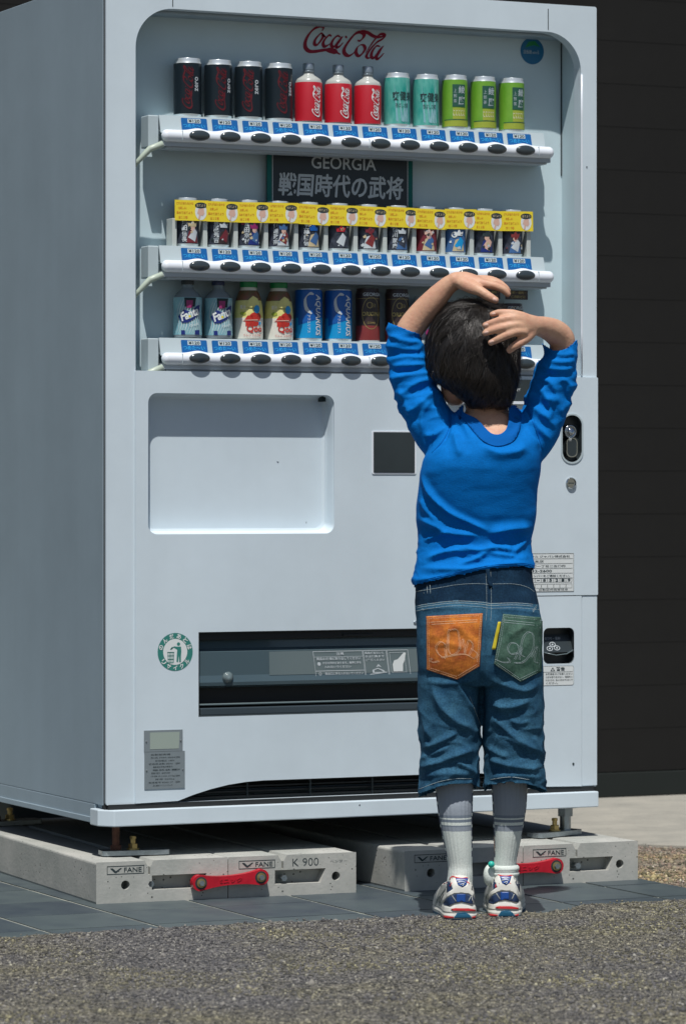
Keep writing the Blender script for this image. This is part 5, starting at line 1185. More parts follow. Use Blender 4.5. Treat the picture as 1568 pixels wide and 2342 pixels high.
# head
hc_ = L(1084, 800, HY)
B.ball(hc_, (.072, .084, .088)); B.ball(hc_ + Vector((-.006, .034, -.036)), (.056, .052, .058)); B.ball(hc_ + Vector((-.010, .060, -.070)), (.022, .020, .016))
hd_r = Matrix.Rotation(math.radians(10), 3, 'Z')
def hp(x, y, z): return hc_ + hd_r @ Vector((x, y, z))
B.ball(hp(0, .088, -.030), (.008, .012, .011)); B.ball(hp(0, .086, -.018), (.006, .008, .014))                     # nose
B.ball(hp(0, .082, -.053), (.017, .006, .0032)); B.ball(hp(0, .081, -.059), (.014, .006, .0036))                      # lips
for e in (-1, 1):
    B.ball(hp(e * .030, .076, -.012), (.012, .008, .007))                                                     # lids
    ea = hp(e * .0735, .006, -.030); B.ball(ea, (.006, .013, .019)); B.ball(ea + Vector((0, .002, -.014)), (.006, .008, .008))
B.ball(L(1040, 884, .022), (.026, .034, .036)); B.ball(L(1003, 858, .010), (.007, .012, .019))
bm_ = B.remesh(.0023, 5)
co = coords(bm_); bm_.materials.append(M['skin'])
body = link('body', bm_, kid, True)
for e in (-1, 1):                                    # eyes and brows
    m_ = MB().use(M['paper']); m_.lathe([(0, 0), (.005, .0006), (.0065, .0025), (.005, .0045), (0, .0055)], hp(e * .030, .083, -.012), 14, 'Z'); 
    m_.use(M['ink']).lathe([(.0, 0), (.0028, .0005), (.003, .003), (0, .0032)], hp(e * .030, .0885, -.010), 12, 'Z'); m_.build('eye', kid, smooth=True)
bbody = bvh_of(bm_)
def nail(px, py, y, rot, sx=4.6, sy=5.6):
    m_ = MB().use(M['nail']); pts = []
    ca, sa = math.cos(rot), math.sin(rot); rs = []
    for k in range(4):
        s2_ = (1, .95, .7, .02)[k]; o_ = (.0004, .0009, .0013, .0015)[k]
        rs.append([proj(bbody, px + sx * s2_ * math.cos(t) * ca - sy * s2_ * math.sin(t) * sa, py + sx * s2_ * math.cos(t) * sa + sy * s2_ * math.sin(t) * ca, o_, y - .03) for t in np.linspace(0, 2 * PI, 13)[:-1]])
    m_.rings(rs, cap=False); m_.build('fingernail', kid, smooth=True)
nail(1111, 744.5, -.10, 1.2); nail(1111, 762, -.10, 1.2); nail(1123.5, 783, -.10, 1.1); nail(1128, 719, -.10, 1.4, 3.8, 4.8); nail(1131, 686.5, -.05, -.9, 5, 6.2)
c2 = lambda x, y: ((1100 + x / 2.613) / 1.2245, (1300 + y / 2.613) / 1.2245)
c3 = lambda x, y: ((1060 + x / 2.703) / 1.2245, (900 + y / 2.703) / 1.2245)
c4 = lambda x, y: ((1100 + x / 2.613) / 1.2245, (1550 + y / 2.613) / 1.2245)
c5 = lambda x, y: ((1180 + x / 4.9) / 1.2245, (2180 + y / 4.9) / 1.2245)
def cull(me, mask_fn):
    bm = bmesh.new(); bm.from_mesh(me); bm.faces.ensure_lookup_table()
    cen = np.array([f.calc_center_median()[:] for f in bm.faces]); nor = np.array([f.normal[:] for f in bm.faces]); k = mask_fn(cen, nor)
    bmesh.ops.delete(bm, geom=[f for f, d_ in zip(bm.faces, k) if d_], context='FACES')
    for _ in range(14): bmesh.ops.smooth_vert(bm, verts=[v for v in bm.verts if v.is_boundary], factor=.5, use_axis_x=True, use_axis_y=True, use_axis_z=True)
    bm.to_mesh(me); bm.free()
# ---------------- shirt
T = Solid()
T.stack([(1400, 946, 1222, .002, 94), (1335, 944, 1223, .002, 93), (1285, 951, 1219, .006, 88), (1240, 956, 1216, .012, 84), (1180, 951, 1226, .008, 88), (1120, 956, 1229, .000, 92), (1062, 964, 1238, -.010, 95), (1018, 985, 1240, -.010, 88), (980, 1008, 1222, -.004, 70), (945, 1040, 1192, .0, 58), (915, 1062, 1170, .002, 54)], n=56)
T.limb([(1062, 1040, 0, 60, 52), (1010, 1000, .002, 58, 50), (975, 950, .006, 53, 45), (952, 900, .012, 50, 42), (938, 850, .016, 47, 40), (930, 805, .020, 44, 39), (928, 765, .022, 40, 38), (938, 728, .020, 37, 36)], n=32)
T.limb([(1170, 1040, 0, 60, 52), (1218, 1000, .0, 54, 48), (1243, 950, .0, 50, 44), (1260, 900, .0, 50, 42), (1272, 850, -.002, 44, 40), (1281, 805, -.004, 39, 38), (1284, 770, -.008, 37, 38), (1280, 745, -.014, 36, 36)], n=32)
sh = T.remesh(.0028, 6)
co = coords(sh); no = normals(sh)
F_ = []
for pts, h, w_ in (
    ([(200, 70), (280, 230), (420, 360), (560, 430), (720, 505)], .0065, 8), ([(190, 400), (300, 450), (420, 505), (640, 530)], .0075, 13), ([(700, 510), (850, 480), (1010, 465)], .0075, 13),
    ([(420, 590), (600, 635), (760, 615), (900, 640)], .0060, 9), ([(230, 700), (430, 640), (560, 650)], .0055, 9), ([(480, 740), (620, 690), (690, 645)], .0055, 8), ([(200, 760), (480, 775), (760, 745), (1010, 720)], .0055, 11),
    ([(220, 570), (330, 520), (420, 500)], .0045, 8), ([(700, 650), (820, 670), (900, 680)], .0040, 7), ([(200, 250), (240, 340), (330, 430)], .004, 9), ([(880, 650), (940, 600), (980, 545)], .0045, 9), ([(160, 860), (330, 830), (500, 800)], .003, 8)):
    F_.append(([c2(*p) for p in pts], h, w_))
for pts, h, w_ in (
    ([(570, 830), (590, 930), (620, 1030)], .0045, 13), ([(780, 950), (900, 1000), (1040, 990), (1130, 940)], .0050, 15), ([(1090, 740), (1150, 860), (1240, 960)], .004, 12),
    ([(545, 660), (540, 780), (490, 900), (400, 1000)], -.0032, 5), ([(1100, 640), (1180, 800), (1240, 980)], -.0030, 5), ([(560, 690), (640, 780), (700, 900)], .0030, 8), ([(1075, 720), (1060, 800), (1000, 900)], .003, 8),
    ([(80, 110), (200, 150), (320, 160)], .0038, 8), ([(70, 190), (200, 215), (330, 220)], .0038, 8), ([(80, 290), (220, 270), (360, 290)], .0042, 8), ([(90, 340), (230, 340), (390, 325)], .0042, 9), ([(100, 440), (250, 400), (420, 390)], .0042, 9),
    ([(160, 570), (290, 470), (430, 440)], .0050, 10), ([(200, 720), (300, 640), (400, 550), (470, 530)], .0055, 12), ([(330, 860), (330, 700), (420, 590)], .0040, 10), ([(340, 870), (430, 860), (520, 800)], .0040, 10), ([(150, 500), (200, 620), (240, 730)], .003, 9),
    ([(1280, 230), (1390, 260), (1490, 240)], .0034, 8), ([(1250, 290), (1390, 310), (1490, 290)], .0036, 8), ([(1220, 350), (1370, 370), (1490, 350)], .0036, 8), ([(1180, 430), (1300, 470), (1370, 640), (1380, 800)], .0045, 10), ([(1190, 500), (1260, 560), (1300, 660), (1290, 760)], .0042, 10),
    ([(1370, 430), (1440, 480), (1440, 560)], .0036, 8), ([(1120, 620), (1230, 700), (1350, 820)], .0046, 11), ([(1130, 740), (1200, 800), (1310, 920)], .0042, 10), ([(1250, 640), (1300, 590), (1330, 640)], .004, 12)):
    F_.append(([c3(*p) for p in pts], h, w_))
d_ = fold_field(co, no, F_) * 1.55
px, py = pxy(co); armw = np.clip((1010 - py) / 90, 0, 1) * (((px < 1010) | (px > 1195)).astype(float)); low = np.clip((py - 1215) / 60, 0, 1)
d_ += nfield(co, 9, 3) * .0022 + nfield(co, 24, 7, (1, 1, 2.2)) * (.0008 + .0045 * armw + .0018 * low) + nfield(co, 48, 9, (.6, 1, 1.8)) * (.0004 + .0022 * armw + .0008 * low)
rdg = lambda sc, sd_, st: np.clip(1 - np.abs(nfield(co, sc, sd_, st)) * 3.2, 0, 1) ** 3
d_ += (rdg(15, 21, (.7, 1, 2.0)) * .0022 + rdg(30, 31, (.8, 1, 1.7)) * .0012) * np.clip(armw + low * .8, 0.06, 1)
setco(sh, co + no * d_[:, None])
nb = [c3(640, 640), c3(645, 692), c3(740, 742), c3(800, 805), c3(850, 852), c3(905, 862), c3(950, 838), c3(975, 790), c3(984, 735), c3(985, 640)]
hemx = [930, 945, 1023, 1111, 1164, 1198, 1221, 1240]; hemy = [1346, 1343, 1325, 1306, 1301, 1300, 1304, 1308]
def shirt_mask(c, n):
    px, py = pxy(c); m_ = py > np.interp(px, hemx, hemy) + np.where(c[:, 1] > .02, 6, 0)
    # cuffs
    sd_ = (px - 896) * (764 - 739) - (py - 739) * (965 - 896); m_ |= (sd_ > 0) & (px < 1000) & (py < 830)
    q = np.polyfit([1246, 1284, 1320], [789, 799, 775], 2); m_ |= (px > 1225) & (py < np.polyval(q, px)) & (py < 830)
    bx_ = np.interp(px, [p[0] for p in nb], [p[1] for p in nb]); inside = (px > nb[0][0] - 1) & (px < nb[-1][0] + 1)
    m_ |= inside & (py < bx_) & (c[:, 1] < .02); m_ |= inside & (py < 955) & (c[:, 1] >= .02)
    m_ |= (py < 936) & (px > 1030) & (px < 1066); m_ |= (py < 932) & (px > 1060) & (px < 1192)
    return m_
shb = bvh_of(sh)
cull(sh, shirt_mask); sh.materials.clear(); sh.materials.append(M['shirt'])
shirt = link('shirt', sh, kid, True); s_ = shirt.modifiers.new('s', 'SOLIDIFY'); s_.thickness = .0016; s_.offset = -1
outer = [c3(1068, 640), c3(1078, 720), c3(1062, 830), c3(1010, 915), c3(900, 950), c3(800, 918), c3(730, 850), c3(640, 745), c3(560, 665), c3(600, 640)]
inn = [nb[0], nb[1], nb[2], nb[3], nb[4], nb[5], nb[6], nb[7], nb[8], nb[9]]
pt_in = catmull(inn, 5); pt_out = catmull(list(reversed(outer)), 5)
patch('collar', M['shirt_rib'], [[tuple(p) for p in pt_in] + [tuple(p) for p in reversed(pt_out)]], shb, .0012, shirt, thick=.0022, step=5)
sm_ = MB().use(M['shirt_rib'])
stitch_path(sm_, [tuple(p) for p in pt_out[2:-2:4]], shb, .0008, .0008)
for off in (7, 10): stitch_path(sm_, [(x, y - off) for x, y in zip(hemx[1:-1], hemy[1:-1])], shb, .0003, .0005)
stitch_path(sm_, [c3(545, 650), c3(540, 780), c3(490, 900), c3(400, 1000)], shb, .0003, .0006); stitch_path(sm_, [c3(1100, 650), c3(1180, 800), c3(1240, 980)], shb, .0003, .0006)
sm_.build('shirt_seam', shirt, smooth=True, kind='stuff')
# ---------------- denim shorts
J = Solid()
J.stack([(1290, 955, 1214, .002, 84), (1340, 951, 1220, .002, 87), (1380, 949, 1231, .0, 92), (1430, 952, 1239, -.004, 98), (1490, 953, 1240, -.004, 98), (1540, 956, 1240, -.002, 92), (1570, 970, 1228, 0, 76)], n=56, p=2.5)
J.limb([(1030, 1480, .0, 72, 84), (1026, 1560, .0, 72, 84), (1027, 1640, .0, 71, 80), (1028, 1720, .0, 69, 76), (1027, 1780, .0, 69, 74), (1026, 1850, .0, 71, 74)], n=40)
J.limb([(1168, 1480, .0, 72, 84), (1171, 1560, .0, 71, 84), (1173, 1640, .005, 70, 80), (1174, 1720, .010, 70, 76), (1175, 1780, .012, 71, 74), (1176, 1850, .012, 72, 74)], n=40)
jm = J.remesh(.0028, 5)
co = coords(jm); no = normals(jm); F_ = []
for pts, h, w_ in (
    ([(270, 950), (360, 1130), (470, 1240), (600, 1290)], .0080, 15), ([(470, 960), (530, 1060), (610, 1180)], .0045, 8), ([(210, 1440), (370, 1370), (480, 1310)], .0065, 9), ([(220, 1570), (400, 1510), (600, 1430)], .0080, 12), ([(450, 1530), (550, 1575), (630, 1640)], .005, 8),
    ([(200, 1500), (300, 1470), (420, 1420)], .004, 7), ([(210, 1640), (400, 1615), (610, 1630)], .004, 10), ([(230, 940), (420, 955), (620, 920)], .0045, 12), ([(200, 1100), (220, 1250), (300, 1400)], .0035, 10),
    ([(690, 910), (800, 960), (960, 1010), (1060, 960)], .0055, 11), ([(700, 1110), (860, 1130), (1010, 1080)], .0060, 10), ([(720, 1200), (830, 1300), (960, 1400), (1090, 1470)], .0065, 12), ([(850, 1230), (930, 1250), (1000, 1230)], .0035, 7), ([(690, 1510), (850, 1560), (1080, 1590)], .0080, 12),
    ([(680, 1420), (760, 1470), (850, 1500)], .005, 9), ([(1020, 1340), (1060, 1420), (1090, 1500)], .0045, 9), ([(700, 1650), (900, 1630), (1090, 1650)], .0045, 10), ([(700, 1000), (760, 1090), (820, 1180)], .004, 10),
    ([(690, 300), (665, 600), (655, 900), (645, 1150), (640, 1330)], -.0075, 11), ([(180, 420), (400, 400), (640, 400)], .002, 7), ([(730, 410), (900, 420), (1080, 440)], .002, 7),
    ([(250, 590), (330, 610), (420, 560), (520, 520)], .0025, 9), ([(460, 520), (540, 600), (620, 700)], .003, 8), ([(800, 680), (880, 590), (980, 520)], .0032, 10), ([(300, 690), (400, 660), (520, 700)], .0025, 8)):
    F_.append(([c4(*p) for p in pts], h, w_))
d_ = fold_field(co, no, F_) * 1.2; px, py = pxy(co); low = np.clip((py - 1600) / 100, 0, 1)
d_ += nfield(co, 10, 13) * .0028 + nfield(co, 24, 17, (1, 1, 1.8)) * (.0009 + .0024 * low) + nfield(co, 60, 5) * .0006
d_ += np.clip(1 - np.abs(nfield(co, 20, 41, (.8, 1, 1.6))) * 3.2, 0, 1) ** 3 * (.0006 + .0016 * low)
setco(jm, co + no * d_[:, None])
jb_ = bvh_of(jm)
seamx = [c4(150, 0)[0]] + [c4(x, 0)[0] for x in (250, 450, 640, 720, 900, 1090)]; seamy = [c4(0, y)[1] for y in (392, 372, 350, 358, 368, 364, 380)]
hlx = [940, 957, 1000, 1040, 1080, 1096, 1098, 1101, 1120, 1165, 1210, 1250]; hly = [1826, 1821, 1805, 1797, 1797, 1806, 1810, 1808, 1799, 1793, 1799, 1813]
cull(jm, lambda c, n: (lambda p: (p[1] > np.interp(p[0], hlx, hly) + np.where(c[:, 1] > .02, 8, 0)) | (p[1] < 1296))(pxy(c)))
jm.materials.clear(); jm.materials.append(M['denim']); jm.materials.append(M['denim_dark'])
cen = np.array([p.center[:] for p in jm.polygons]); pp = pxy(cen); jm.polygons.foreach_set('material_index', (pp[1] < np.interp(pp[0], seamx, seamy)).astype(int).tolist())
jo = link('denim_shorts', jm, kid, True); s_ = jo.modifiers.new('s', 'SOLIDIFY'); s_.thickness = .0022; s_.offset = -1
st_ = MB().use(M['stitch'])
for dy in (1.0, 5.5, 12): stitch_path(st_, [(x, y + dy) for x, y in zip(seamx, seamy)], jb_, .0004, .00042, dash=3.4 if dy == 12 else 0)
stitch_path(st_, [c4(160, 285), c4(300, 262), c4(480, 232), c4(640, 226), c4(720, 236)], jb_, .0004, .0004, dash=3.2); stitch_path(st_, [c4(730, 228), c4(880, 228), c4(980, 250), c4(1040, 290)], jb_, .0004, .0004, dash=3.2)
for x in (684, 718): stitch_path(st_, [c4(x - 4, 130), c4(x, 300), c4(x + 1, 420), c4(x - 4, 500)], jb_, .0005, .0004, dash=3.2)
for x in (248, 270): stitch_path(st_, [c4(x, 235), c4(x + 4, 300)], jb_, .0006, .0004)
stitch_path(st_, [c4(560, 1050), c4(610, 1180), c4(640, 1260)], jb_, .0003, .00035)
stitch_path(st_, [(x, y - 14) for x, y in zip(hlx[1:5], hly[1:5])], jb_, .0004, .0004); stitch_path(st_, [(x, y - 14) for x, y in zip(hlx[8:11], hly[8:11])], jb_, .0004, .0004)
st_.build('denim_stitching', jo, smooth=True, kind='stuff')
bl_ = MB(); patch('belt_loop', M['denim_dark'], [[c4(676, 120), c4(706, 120), c4(728, 250), c4(700, 250)]], jb_, .0022, jo, thick=.0018)
def rounded(pts): return [tuple(p) for p in pts]
po = [c4(245, 465), c4(655, 443), c4(632, 830), c4(468, 928), c4(248, 855)]
pg = [c4(805, 447), c4(1090, 474), c4(1084, 868), c4(932, 945), c4(738, 815), c4(770, 640)]
patch('left_back_pocket', M['pocket_o'], [po], jb_, .0022, jo, thick=.0020, label='orange back pocket with stitched loops')
patch('right_back_pocket', M['pocket_g'], [pg], jb_, .0022, jo, thick=.0020, label='dark green back pocket with stitched loops')
patch('pocket_tab', M['tab'], [[c4(768, 505), c4(790, 505), c4(748, 708), c4(722, 708)]], jb_, .0038, jo, thick=.0012)
def inset(pts, k):
    cx = sum(p[0] for p in pts) / len(pts); cy = sum(p[1] for p in pts) / len(pts)
    return [(cx + (x - cx) * (1 - k / max(1, math.hypot(x - cx, y - cy))), cy + (y - cy) * (1 - k / max(1, math.hypot(x - cx, y - cy)))) for x, y in pts]
for pts, mt in ((po, 'stitch_o'), (pg, 'stitch')):
    e = MB().use(M[mt])
    for k in (2, 7):
        q = inset(pts, k) 
        for a, b in zip(q, q[1:] + q[:1]): stitch_path(e, [a, ((a[0] + b[0]) / 2, (a[1] + b[1]) / 2), b], jb_, .0034, .00036, dash=4)
    a, b = pts[0], pts[1]
    for k in (14, 19): stitch_path(e, [(a[0] + 2, a[1] + k), ((a[0] + b[0]) / 2, (a[1] + b[1]) / 2 + k), (b[0] - 2, b[1] + k)], jb_, .0034, .00036)
    e.build('pocket_edge_stitching', jo, smooth=True, kind='stuff')
e = MB().use(M['stitch_o'])
for pts in ([(330, 790), (290, 800), (265, 785), (290, 765)], [(375, 770), (330, 740), (310, 690), (340, 650), (375, 665), (375, 700)], [(375, 700), (385, 760), (400, 580), (430, 560)], [(430, 560), (470, 570), (480, 700), (430, 745), (400, 700), (405, 590)],
            [(350, 765), (430, 750), (520, 740), (590, 775)], [(485, 700), (510, 630), (520, 735)], [(520, 735), (550, 640), (580, 680), (545, 760)], [(570, 700), (615, 740), (590, 775)]):
    for o_ in (0, 9): stitch_path(e, [c4(x + o_, y + o_ * .6) for x, y in pts], jb_, .0034, .00044, dash=3.4)
e.build('pocket_loop_stitching', jo, smooth=True, kind='stuff')
e = MB().use(M['stitch'])
for pts in ([(750, 780), (800, 800), (850, 795), (830, 760)], [(905, 730), (860, 740), (835, 700), (855, 660), (900, 665), (915, 710), (880, 790)], [(920, 780), (940, 640), (980, 580), (1020, 600), (1020, 700), (985, 760), (940, 800), (880, 805)], [(1010, 760), (1050, 680), (1030, 790), (1070, 800)], [(940, 690), (930, 740), (960, 760)]):
    for o_ in (0, 9): stitch_path(e, [c4(x + o_, y + o_ * .6) for x, y in pts], jb_, .0034, .00044, dash=3.4)
e.build('pocket_loop_stitching', jo, smooth=True, kind='stuff')
# ---------------- socks
def sock(secs, yoff, name_label):
    P = catmull(secs, 10); n = 96; m_ = MB(); rs = []
    for py, xl, xr, hd, yc in P:
        cx, hw = (xl + xr) / 2, (xr - xl) / 2; ring = []
        for j in range(n):
            a = 2 * PI * j / n; rib = 1 + .013 * math.cos(a * 24) ; q = L(cx, py, yc); ring.append(q + Vector((hw / S_ * rib * math.cos(a), hd / S_ * rib * math.sin(a), 0)))
        rs.append(ring)
    bands = [(1868, 1874), (1882, 1889)]
    for i in range(len(rs) - 1):
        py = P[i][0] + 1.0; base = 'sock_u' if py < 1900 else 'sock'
        for lo, hi in ((1864, 1869), (1874, 1879), (1885, 1891)):
            if lo <= py < hi: base = 'sock_g'
        if 1869 <= py < 1874 or 1879 <= py < 1885: base = 'sock'
        for j in range(n):
            a = 2 * PI * (j + .5) / n; k = (j + 1) % n; mt = base
            side = abs(math.cos(a)); 
            if side > .955 and py < 1960 and math.sin(a) < .35: mt = 'navy' if (i // 2) % 4 else 'sock'
            m_.use(M[mt]).add([rs[i][j], rs[i][k], rs[i + 1][k], rs[i + 1][j]], [(0, 1, 2, 3)])
    me = m_.mesh('sock'); bm = bmesh.new(); bm.from_mesh(me); bmesh.ops.remove_doubles(bm, verts=bm.verts, dist=1e-5); bmesh.ops.recalc_face_normals(bm, faces=bm.faces); bm.to_mesh(me); bm.free()
    return link('sock', me, kid, True)
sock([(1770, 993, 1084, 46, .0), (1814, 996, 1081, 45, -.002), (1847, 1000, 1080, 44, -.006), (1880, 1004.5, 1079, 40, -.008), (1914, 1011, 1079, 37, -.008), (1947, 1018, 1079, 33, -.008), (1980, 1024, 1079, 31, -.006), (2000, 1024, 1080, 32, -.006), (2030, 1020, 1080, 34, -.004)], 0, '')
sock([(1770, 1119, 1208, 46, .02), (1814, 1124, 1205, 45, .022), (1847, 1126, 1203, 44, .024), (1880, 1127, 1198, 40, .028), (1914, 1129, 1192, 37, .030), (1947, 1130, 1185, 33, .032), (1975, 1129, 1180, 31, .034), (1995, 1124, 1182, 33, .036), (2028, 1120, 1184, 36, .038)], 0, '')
# folded sock cuff and bead at the right ankle
m_ = MB().use(M['sock']); rs_ = []
for k, (py, g) in enumerate(((1979, 2), (1984, 6), (1990, 6.5), (1994, 3), (1997, 6), (2002, 6), (2006, 2))):
    q = L(1154, py, .034); rs_.append([q + Vector(((27 + g) / S_ * math.cos(2 * PI * j / 36), (32 + g) / S_ * math.sin(2 * PI * j / 36), 0)) for j in range(36)])
m_.rings(rs_, cap=False); m_.build('rolled_sock_cuff', kid, smooth=True)
m_ = Solid(); m_.ball(L(1123, 1979, .010), (.006, .006, .006)); m_.mb.m[0] = M['turq']; m_.mb.build('sock_bead', kid, smooth=True)
m_ = Solid(); m_.ball(L(1120, 2004, .028), (.012, .014, .020)); m_.mb.m[0] = M['sock']; m_.mb.build('sock_bulge', kid, smooth=True)
# ---------------- shoes
def shoe(hx, hy, ang, right):
    R = Matrix.Rotation(ang, 3, 'Z'); org = L(hx, 2100, hy); org.z = 0
    root = empty('sneaker', (0, 0, 0)); root.parent = kid
    U = Solid(); secs = [(.000, .016, .062, .020), (.0025, .022, .070, .018), (.008, .0245, .077, .016), (.018, .0265, .080, .014), (.035, .028, .076, .014), (.055, .031, .070, .014), (.080, .033, .066, .014), (.105, .036, .055, .014), (.130, .036, .042, .014), (.152, .031, .034, .014), (.166, .022, .028, .014), (.173, .010, .022, .016)]
    rs = []
    for t, hw, h, zb_ in [tuple(q) for q in catmull(secs, 4)]:
        ring = []
        for j in range(32):
            a = 2 * PI * j / 32; ca, sa = math.cos(a), math.sin(a); x = hw * math.copysign(abs(ca) ** .75, ca); z = zb_ + (h - zb_) * (.5 + .5 * math.copysign(abs(sa) ** .75, sa))
            x *= 1 - .22 * max(0, (z - .03) / .06) ; x *= 1.0
            ring.append(org + R @ Vector((x, t + .012 * max(0, .03 - z) * 0 + (.006 * max(0, (z - .03) / .05) if t < .03 else 0), z)))
        rs.append(ring)
    U.mb.rings(rs); um = U.remesh(.0022, 3); um.materials.append(M['shoe_w']); uo = link('upper', um, root, True)
    SL = MB().use(M['shoe_w'])
    def srow(z, g, t0=0):
        o_ = []
        prof = [(-.004, .014), (0, .021), (.008, .0265), (.02, .0295), (.045, .030), (.075, .031), (.105, .035), (.13, .038), (.155, .033), (.17, .024), (.180, .010)]
        P = catmull(prof, 3); l = [(w_ + g, t - g * (1 if t < .03 else -1) * .6) for t, w_ in P]
        pts = l + [(-w_, t) for w_, t in reversed(l)]; return [org + R @ Vector((x, t, z + .010 * max(0, (t - .12) / .06) ** 2)) for x, t in pts]
    SL.use(M['sole_b']).rings([srow(.0, -.003), srow(.001, -.0005), srow(.006, .0)], cap=True)
    SL.use(M['shoe_w']).rings([srow(.006, .0), srow(.011, .0005), srow(.015, -.0012)], cap=False)
    SL.use(M['shoe_w']).rings([srow(.015, -.0012), srow(.0175, -.0004), srow(.024, -.0015), srow(.029, -.0040), srow(.029, -.012)], cap=True)
    so = SL.build('sole', root, smooth=False)
    bm2 = bmesh.new(); bm2.from_mesh(um); bm2.from_mesh(so.data); bv = BVHTree.FromBMesh(bm2); bm2.free()
    k = (lambda pts: [c5(1140 + (x - 540) * .93, y - 28) for x, y in pts]) if right else (lambda pts: [c5(x, y) for x, y in pts])
    def P2(name, mt, pts, off=.0010, th=.0012): patch(name, M[mt], [k(pts)], bv, off, root, thick=th, step=4)
    # white heel counter straps over a navy body
    P2('heel_mesh', 'navy', [(345, 1420), (470, 1420), (470, 1500), (640, 1500), (640, 1420), (760, 1420), (762, 1600), (700, 1560), (560, 1540), (430, 1560), (345, 1600)], .0004, .0006)
    P2('heel_counter', 'shoe_w', [(375, 1400), (410, 1362), (465, 1380), (500, 1480), (560, 1512), (612, 1480), (640, 1375), (700, 1375), (722, 1400), (690, 1470), (730, 1545), (765, 1640), (755, 1700), (700, 1625), (640, 1590), (545, 1578), (440, 1590), (350, 1640), (300, 1720), (285, 1690), (330, 1600), (430, 1530), (400, 1460)], .0016)
    P2('heel_window', 'navy', [(300, 1720), (345, 1660), (440, 1604), (545, 1592), (640, 1602), (705, 1640), (748, 1710), (735, 1740), (640, 1728), (545, 1705), (450, 1725), (370, 1760), (310, 1750)], .0012)
    P2('heel_window_centre', 'shoe_b', [(480, 1600), (600, 1600), (600, 1705), (545, 1700), (480, 1712)], .0018, .0008)
    for q in ([(410, 1620), (425, 1620), (480, 1700), (468, 1705)], [(672, 1625), (686, 1632), (650, 1700), (638, 1695)]): P2('reflective_strip', 'shoe_g', q, .0021, .0006)
    P2('heel_badge', 'shoe_b', [(468, 1385), (638, 1385), (612, 1470), (560, 1504), (500, 1476)], .0022, .0012)
    bd = MB().use(M['paper'])
    for q in ([(490, 1410), (560, 1400), (615, 1412)], [(495, 1440), (560, 1430), (605, 1442)], [(530, 1470), (580, 1455), (560, 1490)]): stitch_path(bd, k(q), bv, .0036, .0006)
    bd.build('badge_print', root, smooth=True)
    P2('sole_stripe', 'shoe_r', [(400, 1806), (460, 1792), (640, 1795), (742, 1815), (740, 1836), (600, 1830), (430, 1826)], .0014, .001)
    P2('sole_wedge', 'sole_b', [(485, 1862), (545, 1848), (605, 1850), (660, 1885), (690, 1928), (440, 1928)], .0012, .001)
    P2('outsole_trim', 'shoe_r', [(290, 1895), (440, 1912), (440, 1932), (320, 1930)], .0012, .001); P2('outsole_trim', 'shoe_r', [(690, 1915), (742, 1900), (738, 1928), (695, 1936)], .0012, .001)
    cl2 = MB().use(M['shoe_r']); stitch_path(cl2, k([(378, 1402), (425, 1362), (480, 1378), (560, 1388), (640, 1374), (700, 1378), (722, 1404)]), bv, .001, .0016); cl2.build('collar_trim', root, smooth=True)
    # side overlays seen on the outer flank
    sd2 = MB().use(M['ink'])
    if not right:
        for q in ([(340, 1500), (290, 1580), (250, 1660), (245, 1760)], [(300, 1600), (262, 1690), (270, 1770)], [(235, 1640), (205, 1700), (190, 1760)]): stitch_path(sd2, [c5(*p) for p in q], bv, .0005, .0007)
        patch('side_flash', M['shoe_r'], [[c5(290, 1390), c5(335, 1360), c5(345, 1440), c5(300, 1470)]], bv, .002, root, thick=.001)
        patch('side_panel', M['shoe_g'], [[c5(270, 1480), c5(350, 1450), c5(330, 1540), c5(270, 1620), c5(200, 1740), c5(180, 1740), c5(220, 1600)]], bv, .0006, root, thick=.0008)
    else:
        for q in ([(900, 1600), (880, 1680), (905, 1740)],): stitch_path(sd2, [c5(*p) for p in q], bv, .0005, .0007)
        patch('side_flash', M['shoe_r'], [[c5(845, 1380), c5(875, 1350), c5(880, 1440), c5(960, 1450), c5(940, 1470), c5(860, 1450)]], bv, .002, root, thick=.001)
    sd2.build('side_line', root, smooth=True)
    return root
shoe(1054, -.050, math.radians(4), False)
shoe(1154, -.006, math.radians(-2), True)
# ---------------- hair
Hh = Solid()
Hh.stack([(690, 1055, 1118, .012, 22), (697, 1035, 1138, .012, 52), (712, 1014, 1157, .012, 82), (735, 995, 1172, .012, 104), (765, 982, 1181, .010, 118), (800, 976, 1186, .006, 120), (835, 978, 1188, -.002, 108), (862, 990, 1185, -.014, 92), (882, 1014, 1181, -.022, 74), (902, 1042, 1175, -.028, 56), (920, 1064, 1169, -.027, 42), (931, 1076, 1163, -.025, 32)], n=56, k=5, p=2.1)
hm = Hh.remesh(.0032, 8)
co = coords(hm); no = normals(hm); setco(hm, co + no * (nfield(co, 18, 4) * .003 + nfield(co, 60, 5, (2, 2, .5)) * .0012)[:, None])
hm.materials.append(M['hairbase']); hb_ = bvh_of(hm)
ho = link('hair', hm, kid, True)
hcen = L(1082, 812, .004); whorl = (L(1105, 712, -.035) - hcen).normalized()
random.seed(5); SEG = 9
e1 = whorl.cross(Vector((0, 1, 0))).normalized(); e2 = whorl.cross(e1)
vsr, fsr = [], []; ZB = L(1, 934, 0).z
def hdir(a, p_): return (whorl * math.cos(a) + (e1 * math.cos(p_) + e2 * math.sin(p_)) * math.sin(a)).normalized()
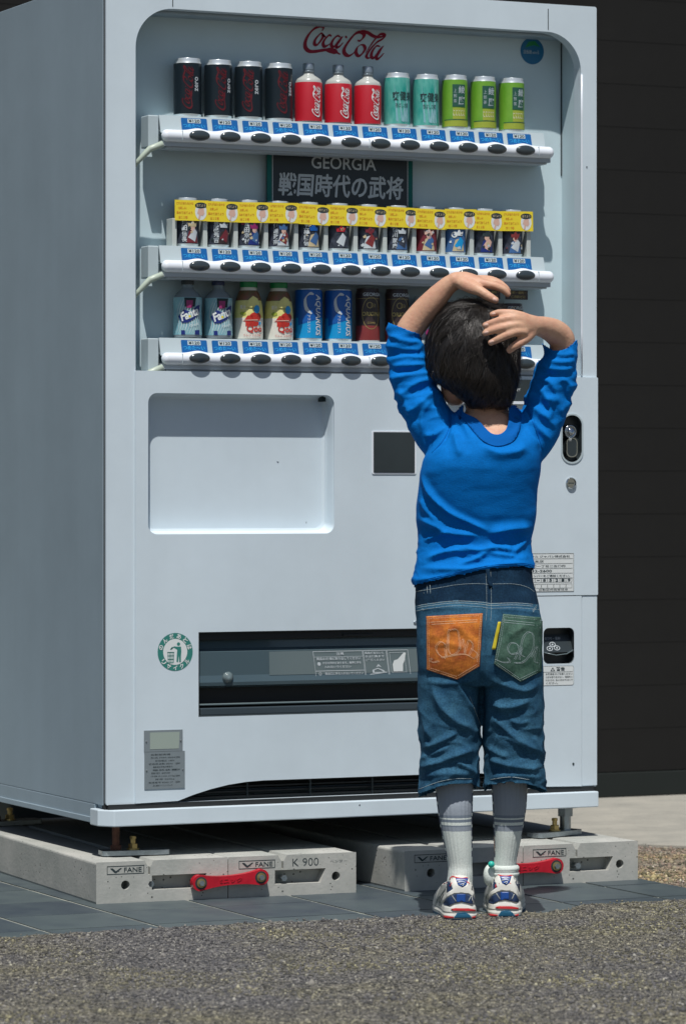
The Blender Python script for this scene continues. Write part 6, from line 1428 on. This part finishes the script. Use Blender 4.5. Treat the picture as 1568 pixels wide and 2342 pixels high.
for lk in range(1000):                        # locks: strands that start apart and gather towards a lifted tip
    ph0 = random.uniform(0, 2 * PI); a00 = math.acos(1 - 1.75 * random.random() ** .85) if lk < 760 else random.uniform(.0, .55); ln0 = random.uniform(.28, .62); sw0 = random.uniform(-.45, .55); lift0 = random.uniform(.0004, .0042); tip = random.choice((0, .001, .003, .006)); wdt = random.uniform(.05, .11)
    for st_i in range(10):
        off = random.gauss(0, 1); offa = random.gauss(0, 1) * .04; ln = ln0 * random.uniform(.8, 1.1); rad = random.uniform(.00016, .00034); pts = []; extra = 0
        for s in range(SEG):
            t = s / (SEG - 1); a = max(.02, a00 + offa + ln * t); p_ = ph0 + (off * wdt * (1 - .82 * t ** 1.3) + sw0 * t * t * .5) / max(.3, math.sin(min(a, PI - .3)))
            d_ = hdir(a, p_); hit = hb_.ray_cast(hcen + d_ * .25, -d_)
            if hit[0] is None or (d_.y > .45 and d_.z < .38) or hit[0].z < ZB:
                if len(pts) > 3 and extra < random.choice((1, 2, 3)) and not (d_.y > .45):
                    v_ = (pts[-1] - pts[-2]); pts.append(pts[-1] + v_ * .8 + Vector((0, .0006, -.0004))); extra += 1; continue
                break
            pts.append(hit[0] + d_ * (lift0 * math.sin(min(1, t * 1.3 + .25) * PI * .6) + .0005 + tip * t ** 3))
        if len(pts) < 4: continue
        base = len(vsr); m_ = len(pts)
        for s, p in enumerate(pts):
            t_ = (pts[min(s + 1, m_ - 1)] - pts[max(s - 1, 0)]).normalized(); o_ = (p - hcen).normalized(); u_ = t_.cross(o_).normalized(); w2 = rad * (1 - .8 * (s / (m_ - 1)) ** 2)
            vsr += [tuple(p + u_ * w2 * 1.6), tuple(p + o_ * w2), tuple(p - u_ * w2 * 1.6)]
        for s in range(m_ - 1):
            b = base + s * 3
            for q in range(3): fsr.append((b + q, b + (q + 1) % 3, b + 3 + (q + 1) % 3, b + 3 + q))
me = bpy.data.meshes.new('hair_strands'); me.from_pydata(vsr, [], fsr); me.materials.append(M['hair']); me.update()
hs = link('hair_strands', me, ho, True); hs['kind'] = 'stuff'
fl_ = MB().use(M['hair'])
for pts in ([(1080, 700), (1074, 684), (1062, 678), (1058, 690)], [(1088, 698), (1092, 682), (1100, 676), (1112, 682)], [(1120, 706), (1122, 690), (1116, 680)], [(1140, 712), (1148, 700), (1152, 690)], [(1095, 696), (1090, 676), (1078, 670)], [(1130, 712), (1130, 735), (1122, 750)], [(1126, 708), (1121, 728), (1124, 745)], [(990, 850), (986, 862), (992, 872)]):
    P = catmull(pts, 5); fl_.tube([L(p[0], p[1], -.02 if p[1] < 705 else -.09) for p in P], [.0007 * (1 - .8 * i / len(P)) for i in range(len(P))], 5)
fl_.build('stray_lock', ho, smooth=True)
